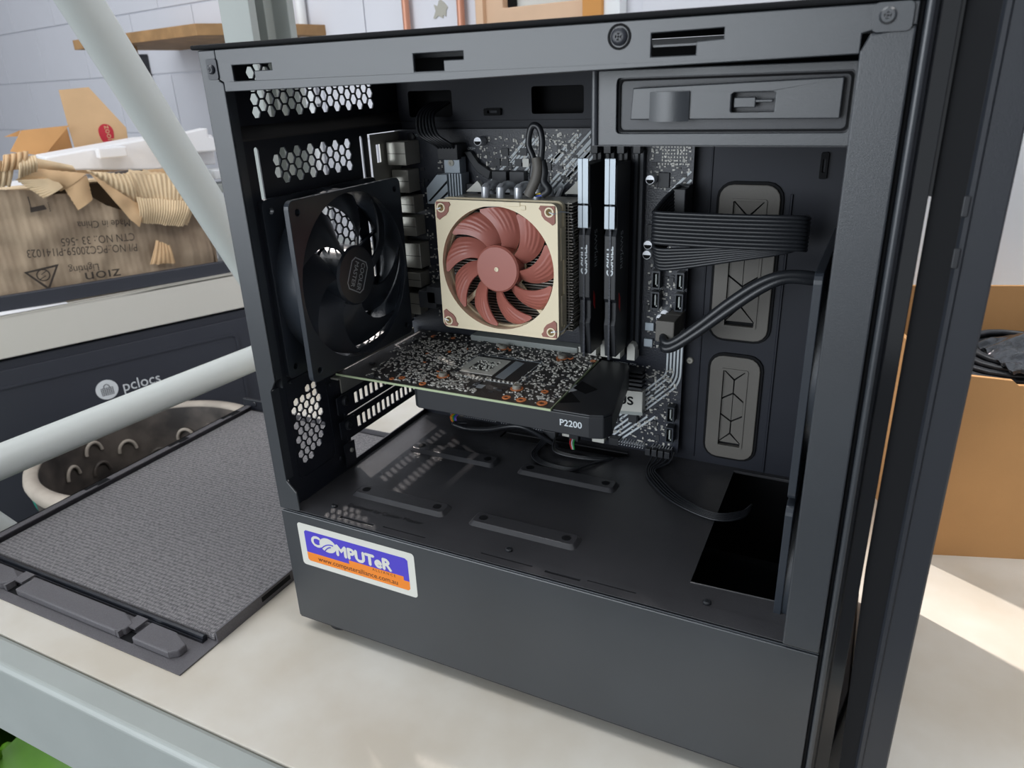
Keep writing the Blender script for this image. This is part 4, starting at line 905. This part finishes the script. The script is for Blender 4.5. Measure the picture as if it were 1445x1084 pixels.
# ---------------------------------------------------------------- cpu cooler
cc_ = thing('cpu_cooler', (125, 140, 207), 'cream and brown processor cooler with nine rust blades', 'cooler')
NF = Fr((124.5, 112, 253), (1, 0, 0), (0, 0, 1))
h = 46.5; Rr = 43.3
pads_ = [circ(sx_*41, sy_*41, 2.7, 14) for sx_ in (-1, 1) for sy_ in (-1, 1)]
nf = obj('fan_frame', MB().plate([rrect(-h, h, -h, h, 4.5), circ(0, 0, Rr, 72)]+pads_, -4.5, 0, NF).plate([rrect(-h, h, -h, h, 4.5), circ(0, 0, Rr, 72)], -14, -10.5, NF)
    .plate([rrect(-h+1, h-1, -h+1, h-1, 4.5), circ(0, 0, Rr+1.2, 72)], -10.5, -4.5, NF), M['beige'], cc_, bevel=.5)
for sx_ in (-1, 1):
    for sy_ in (-1, 1):
        pp = [(45, 45), (45, 34), (43, 32.5), (41, 34), (37.5, 36), (35.5, 38.5), (35, 41.5), (33.5, 43), (34.5, 45)]
        pg = [(a*sx_, b*sy_) for a, b in pp]
        cpad = obj('corner_pad', MB().plate([pg, circ(41*sx_, 41*sy_, 3.3, 16)], 0, .8, NF), M['pad'], nf, bevel=.2)
        obj('pad_ring', MB().lathe([(3.3, -.5), (3.3, 1.2), (2.3, 1.2), (2.3, -.5)], Fr(NF(41*sx_, 41*sy_), NF.u, NF.v), 20, close=True), M['beige'], nf, smooth=40)
obj('cable_notch', MB().box(8, 20, 43.6, 46.6, -3, .6, NF).box(20, 24, 41.6, 44.6, -3, .6, NF), M['beige'], nf, bevel=.4)
for k in range(2):
    obj('side_rib', MB().box(45.6, 46.9, 8-k*46, 30-k*46, -11, -5, NF), M['beige'], nf, bevel=.3)
obj('hub', MB().lathe([(16.6, -11), (16.6, -1.6), (15.4, -.4), (.2, -.3)], NF, 48), M['brown'], cc_, smooth=35)
obj('hub_dimple', MB().lathe([(1.6, -.3), (1.6, .1), (.9, .1), (.9, -.2), (.1, -.2)], NF, 16), M['beige'], cc_)
st_ = MB()
for k in range(4):
    a = R(k*90+42); st_.tube([NF(15*math.cos(a), 15*math.sin(a), -12.5), NF(44*math.cos(a), 44*math.sin(a), -12.5)], 2, 8)
obj('motor_strut', st_.lathe([(17, -13.8), (17, -11.6), (.2, -11.5)], NF, 32), M['beige'], cc_, smooth=40)
for k in range(9):
    a0 = -97+k*40
    def fn(u, v):
        rr = 16+(42-16)*u; lead = 26*u**1.3+4*u; ch = 27+13*u-6*u*u
        th = a0+lead+(v-.5)*ch*(1 if u < .93 else 1-(u-.93)*3)
        w = -2.2-8.2*(1-v)*(1-.12*u)+1.4*math.sin(math.pi*v)*(.5+u)+(.35 if u > .45 and int(v*12) % 2 == 0 and .1 < v < .75 and u < .97 else 0)
        return NF(rr*math.cos(R(th)), rr*math.sin(R(th)), w)
    obj('blade', MB().grid(fn, 16, 24, 1.1), M['brown'], cc_, smooth=60)
fin0 = obj('fin', MB().box(80, 175, 127, 153, 209, 209.5), M['fin'], cc_)
for k in range(1, 44): copyof(fin0, (0 if k % 2 else .8, 0, k*2.05), cc_)
obj('fin_side_comb', MB().box(171.5, 172.4, 128, 128.8, 209, 298).box(176, 176.6, 140, 141, 209, 298), M['fin'], cc_)
for x in (104, 116, 130, 144):
    obj('heat_pipe', MB().tube(spline([(x, 139, 210), (x, 139, 296), (x, 142, 303), (x, 150, 305), (x, 160, 302), (x, 164, 292)], 6), 3, 12), M['alu'], cc_, smooth=40)
obj('cooler_base', MB().box(100, 148, 160, 171, 232, 274), M['steel'], cc_, bevel=1)
for sx_ in (-1, 1):
    obj('mount_arm', MB().tube([(124+sx_*20, 163, 253-30), (124+sx_*38, 166, 253-44)], 2, 8).tube([(124+sx_*20, 163, 253+30), (124+sx_*30, 160, 253+50)], 2, 8), M['alu'], cc_, smooth=40)
for sy_ in (1, -1):
    for sx_ in (1, -1):
        obj('wire_clip', MB().tube([NF(41*sx_, 41*sy_, 1), NF(44*sx_, 40*sy_, 1.2), NF(47.5*sx_, 41*sy_, -3), NF(48.5*sx_, 38*sy_, -18), NF(48.5*sx_, 10*sy_, -26)], .55, 6), M['alu'], cc_, smooth=40)
obj('clip_screw', MB().lathe([(3, 0), (3, 1.5), (1.4, 1.6), (1.4, 1), (.1, 1)], Fr((176.8, 138, 255), (0, 1, 0), (0, 0, 1)), 16), M['alu'], cc_, smooth=40)
obj('clip_post', MB().box(176.5, 177.5, 137, 139, 238, 253), M['alu'], cc_)
obj('pipe_bracket', MB().plate([[(84, 300), (94, 308), (96, 306), (99, 300)][::-1]], 0, 4, FY(150)).plate([[(160, 300), (170, 309), (174, 308), (174, 300)][::-1]], 0, 6, FY(156)), M['stwhite'], cc_, bevel=.3)

# ---------------------------------------------------------------- graphics card
gc = thing('graphics_card', (110, 110, 158), 'black single slot graphics card with its speckled circuit board on top', 'graphics card')
GZ = 179; GF = FZ(GZ)
gb = [(14, 60.5), (186, 60.5), (184, 155), (176, 171), (18, 171)]
obj('circuit_board', MB().plate([gb], -1.5, 0, GF), M['gpcb'], gc)
obj('board_edge', MB().box(14, 186, 59.9, 60.5, GZ-1.6, GZ-.1).plate([[(186, 60), (186.6, 60), (184.6, 155), (184, 155)]], -1.6, -.1, GF), M['pcbedge'], gc)
gs = thing if False else None
sh_ = [(80, 64), (84, 61.5), (212, 61.5), (221, 64), (224.5, 70), (210, 150), (207, 156), (186, 157), (80, 157)]
obj('cooler_shroud', MB().plate([sh_], -17, -2, GF).plate([[(187, 61.5), (212, 61.5), (221, 64), (224.5, 70), (210, 150), (207, 156), (186, 157)]], -2, -.5, GF), M['blk'], gc, bevel=1)
obj('shroud_recess', MB().plate([[(187, 98), (198, 92), (203, 102), (188, 112)]], -.5, -.3, GF).plate([[(187.5, 72), (200, 78), (187.5, 92)]], -.5, -.3, GF), M['dark'], gc)
obj('blower_edge', MB().lathe([(7, -1), (7, -.4), (5.6, -.4)], Fr(GF(184, 98), GF.u, GF.v), 20), M['alu'], gc)
obj('card_lettering', MB().text('P2200', FY(61.5), 192, 168.2, 6.2, 0, .15, font_off=.02), M['silk'], gc)
obj('card_bracket', MB().box(11.2, 12.4, 66, 168, 160, 181).box(11.2, 18, 57, 76, 175, 176.4), M['steel'], gc, bevel=.2)
RG = ((178, 66, 3.6), (163, 66, 3.4), (152, 66, 3.0), (172, 84, 2.6), (164, 150, 2.4), (182, 150, 2.2), (158, 143, 2.2), (102, 158, 2.2), (112, 150, 2.4), (38, 158, 2.2), (66, 70, 2.4), (86, 66, 2.6), (56, 160, 2.0), (84, 92, 2.2), (60, 66, 1.8), (70, 130, 1.4), (56, 120, 1.4), (80, 140, 1.4), (64, 104, 1.4))
AV = ((98, 146, 92, 130), (116, 145, 70, 84), (20, 34, 64, 110), (134, 146, 64, 72))+tuple((x-r_-1, x+r_+.4, y-r_-1, y+r_+.4) for x, y, r_ in RG)+tuple((x-6, x+4.6, y-6, y+4.6) for x, y in ((152, 82), (92, 84), (158, 148), (106, 152)))
gp = MB()
for r_ in ((36, 92, 84, 150, 420), (22, 92, 64, 168, 420), (92, 128, 64, 92, 230), (96, 184, 134, 168, 300), (146, 184, 68, 140, 330), (92, 112, 92, 134, 60), (150, 182, 64, 76, 40), (60, 96, 64, 86, 130)):
    scatter(gp, *r_[:4], r_[4], F=GF, smin=.6, smax=2.1, hmax=1.0, avoid=AV)
for k in range(14): gp.box(100+k*3.4, 101.6+k*3.4, 88.5, 90, 0, 1.3, GF)
obj('surface_parts', gp, M['solder'], gc, kind='stuff')
gd = MB()
scatter(gd, 24, 182, 64, 166, 110, F=GF, smin=2, smax=4.5, hmax=.8, avoid=((98, 146, 92, 130),))
obj('small_chips', gd, M['chip'], gc, kind='stuff')
# solder field below the processor
gx, gy = 112, 112
cf_ = MB().plate([rect(gx-16, gx+13, gy-15, gy+16), rect(gx-10, gx+7, gy-9, gy+10)], 0, .5, GF)
for k in range(60): cf_.box(*(lambda a, b: (a, a+1.2, b, b+1))(gx-10+random.random()*17, gy-9+random.random()*19), 0, 1, GF)
obj('solder_field', cf_, M['stwhite'], gc)
obj('printed_outline', MB().plate([rect(94, 150, 91, 134), rect(94.7, 149.3, 91.7, 133.3)], 0, .1, GF).plate([[(128, 96), (136, 94), (136, 128), (128, 130)], ], 0, .12, GF).plate([rect(120, 129, 74, 80)], 0, .12, GF).text('V300', GF, 136, 76, 4, 0, .12).text('BGA 7211', GF, 40, 62.4, 3, 0, .12), M['sink'], gc, kind='stuff')
obj('printed_lines', MB().plate([rect(97, 147, 88, 137), rect(97.4, 146.6, 88.4, 136.6)], 0, .1, GF), M['silk'], gc)
for x, y, r_ in RG:
    obj('copper_ring', MB().lathe([(r_, .05), (r_, .5), (r_*.5, .5), (r_*.5, .05)], Fr(GF(x, y), GF.u, GF.v), 16, close=True), M['copper'], gc)
for x, y in ((152, 82), (92, 84), (158, 148), (106, 152)):
    o = obj('spring_screw', MB().lathe([(3.2, .2), (3.2, 2.2), (2.4, 3), (.9, 3), (.9, 2), (.1, 2)], Fr(GF(x, y), GF.u, GF.v), 20), M['steel'], gc, smooth=40)
    obj('screw_washer', MB().lathe([(4.6, .1), (4.6, .5), (3, .5)], Fr(GF(x, y), GF.u, GF.v), 20), M['copper'], o)

# ---------------------------------------------------------------- cables
def cable(name, pts, r, lb=None, par=None, m_='cable', n=8, seg=8, cat='cable', group=None):
    o = obj(name, MB().tube(spline(pts, n), r, seg), M[m_], par, smooth=60)
    if lb: tag(o, lb, cat, group)
    return o
# wide flat supply cable folded across the tray
rb = thing('power_ribbon', (275, 140, 255), 'wide flat black 24 pin supply cable looped at the right edge of the motherboard', 'cable')
for k in range(9):
    z = 293.5-k*2.35
    cable('ribbon_wire', [(238+k*.4, 160, 306-k*2.5), (233, 148, 301-k*2.2), (229.5, 134, 294-k*2.3), (232, 129, z), (250, 128, z), (280, 128, z+.2), (305, 129, z+.5), (318, 133, z), (321, 142, z-2), (318, 160, z-4)], 1.35, par=rb, n=5)
for k in range(7):
    z = 271-k*2.2
    cable('ribbon_wire', [(238, 160, 290-k*2.5), (231, 140, 276-k*2.0), (231+k*.4, 132, 270-k*2.1), (250, 130, 271-k*1.9), (280, 130, 274-k*1.3), (310, 134, 277-k*.8), (318, 146, 278-k*.6)], 1.3, par=rb, n=5)
obj('ribbon_plug', MB().box(234, 243.5, 153, 163, 270, 305), M['blk'], rb, bevel=.5)
uc = thing('usb_cable', (280, 150, 200), 'pair of thick glossy black leads rising to the right from the board edge', 'cable')
for k in range(2):
    cable('lead', [(236, 160, 211-k*5), (236, 142, 206-k*5), (243, 138, 205-k*4), (260, 138, 219-k*5), (280, 138, 238-k*6), (298, 139, 252-k*5), (312, 141, 257-k*3), (328, 146, 256-k*3), (334, 160, 250)], 2.9, par=uc, n=6, seg=12)
obj('usb_plug', MB().box(230, 243, 143, 160, 203, 218), M['rubber'], uc, bevel=.8)
cc8 = thing('cpu_power_cable', (62, 170, 325), 'bundle of black wires from the top left tray cutout into the board', 'cable')
for k in range(6):
    x = 40+k*2.6
    cable('wire', [(42+k*2, 184, 360), (40+k*2, 174, 359-k*.5), (39+k*2.6, 160, 352), (45+k*3, 150, 340), (56+k*2.6, 152, 333), (57+k*2.6, 160, 328)], 1.25, par=cc8, n=5)
obj('plug', MB().box(56, 73, 156, 162, 321, 332), M['blk'], cc8, bevel=.5)
hd = thing('pump_lead', (156, 112, 303), 'black rubbery cooler fan lead with loop end standing above the tan cooler', 'cable')
lo_ = at(752, 180, 'y', 118); 
loop = [at(x, y, 'y', 118) for x, y in ((755, 268), (751, 250), (753, 225), (746, 205), (748, 185), (753, 177), (761, 181), (765, 198), (764, 220), (762, 232))]
cable('loop', loop, 2.1, par=hd, n=6, seg=10)
cable('lead', [at(x, y, 'y', 117) for x, y in ((757, 224), (757, 240), (754, 258), (750, 274))], [2.6], par=hd) if False else None
obj('sleeve', MB().tube(spline([at(x, y, 'y', 117) for x, y in ((757, 222), (759, 236), (757, 250), (752, 262), (746, 276))], 5), 3.5, 12), M['rubber'], hd, smooth=60)
obj('sleeve_tail', MB().tube(spline([at(x, y, 'y', 119) for x, y in ((765, 226), (768, 242), (767, 256), (774, 268), (766, 275))], 5), 2.6, 12), M['blk'], hd, smooth=60)
for m_, (xa, ya_), (xb, yb_) in (('yellow', (752, 275), (775, 271)), ('blue', (755, 277), (772, 275)), ('greenw', (750, 278), (757, 275))): obj('coloured_wire', MB().tube([at(xa, ya_, 'y', 120), at(xb, yb_, 'y', 120)], .6, 6), M[m_], hd)
# front panel leads
fp = thing('front_panel_leads', (250, 150, 96), 'thin flat black leads from the board foot across the shroud to the square opening', 'cable')
for k in range(5):
    cable('lead', [(226+k*4, 166, 107), (226+k*3.5, 160, 101), (226+k*1.6, 150, 98.5), (232+k*1.5, 135+k*1.6, 97.6), (255+k*1, 112+k*1.9, 97.5), (285, 100+k*2, 97.6), (302, 108+k*2.4, 97.4), (306, 125+k*2, 95), (300, 140, 84)], .75, par=fp, n=6, seg=6)
for k in range(4): obj('plug', MB().box(221+k*5, 225+k*5, 160, 165, 103.5, 109), M['blk'], fp, bevel=.3)
ax = thing('audio_lead', (110, 160, 100), 'black sleeved lead with rainbow wires running under the graphics card', 'cable')
pts = [at(x, y, 'y', 150) for x, y in ((640, 598), (660, 605), (690, 606), (735, 602))]
cable('lead', [(66, 156, 105)]+[V((p.x, 150, max(p.z, 99))) for p in pts]+[(145, 158, 100), (150, 166, 92)], 2, par=ax, n=6, seg=10)
for k, m_ in enumerate(('orangew', 'yellow', 'greenw', 'blue', 'lilac')): cable('coloured_wire', [(50+k*1.2, 164, 109), (49+k*1.3, 158, 107), (54+k*1.2, 154, 104.5-k*.3), (62, 155, 104.5), (66, 156, 105)], .6, par=ax, m_=m_, n=5, seg=6)
obj('plug', MB().box(46, 60, 162, 168, 107, 112), M['rubber'], ax, bevel=.4)
fc = thing('fan_leads', (150, 140, 96), 'loose loop of thin black leads hanging onto the shroud below the card', 'cable')
for k in range(4):
    cable('lead', [(138+k*2, 163, 106), (134+k*1.5, 152, 99), (136+k, 136+k*1.2, 97.6), (150, 126+k*1.5, 97.5), (172+k, 124+k*2, 97.5), (184+k, 140+k*2, 97.6), (196, 158, 97)], .75, par=fc, n=6, seg=6)
for k in range(3):
    cable('lead', [(146, 160, 106), (150, 148+k*1.5, 99), (168, 146+k*1.6, 97.6), (190, 150+k*1.6, 97.6), (200, 164, 94)], .75, par=fc, n=6, seg=6)
for k, m_ in enumerate(('redw', 'silk', 'greenw')): obj('coloured_wire', MB().tube(spline([(160+k*1.5, 164, 108), (160+k*1.5, 158, 104), (163+k, 154, 100)], 5), .6, 6), M[m_], fc)
obj('plug', MB().box(136, 147, 158, 165, 103.5, 110).box(158, 166, 160, 166, 104, 110), M['blk'], fc, bevel=.4)
tag(cable('stray_wire', [at(x, y, 'y', 24) for x, y in ((1131, 450), (1118, 480), (1115, 505), (1124, 530))], .5, n=6), 'single thin bowed wire left of the front intake fan', 'wire') if False else None
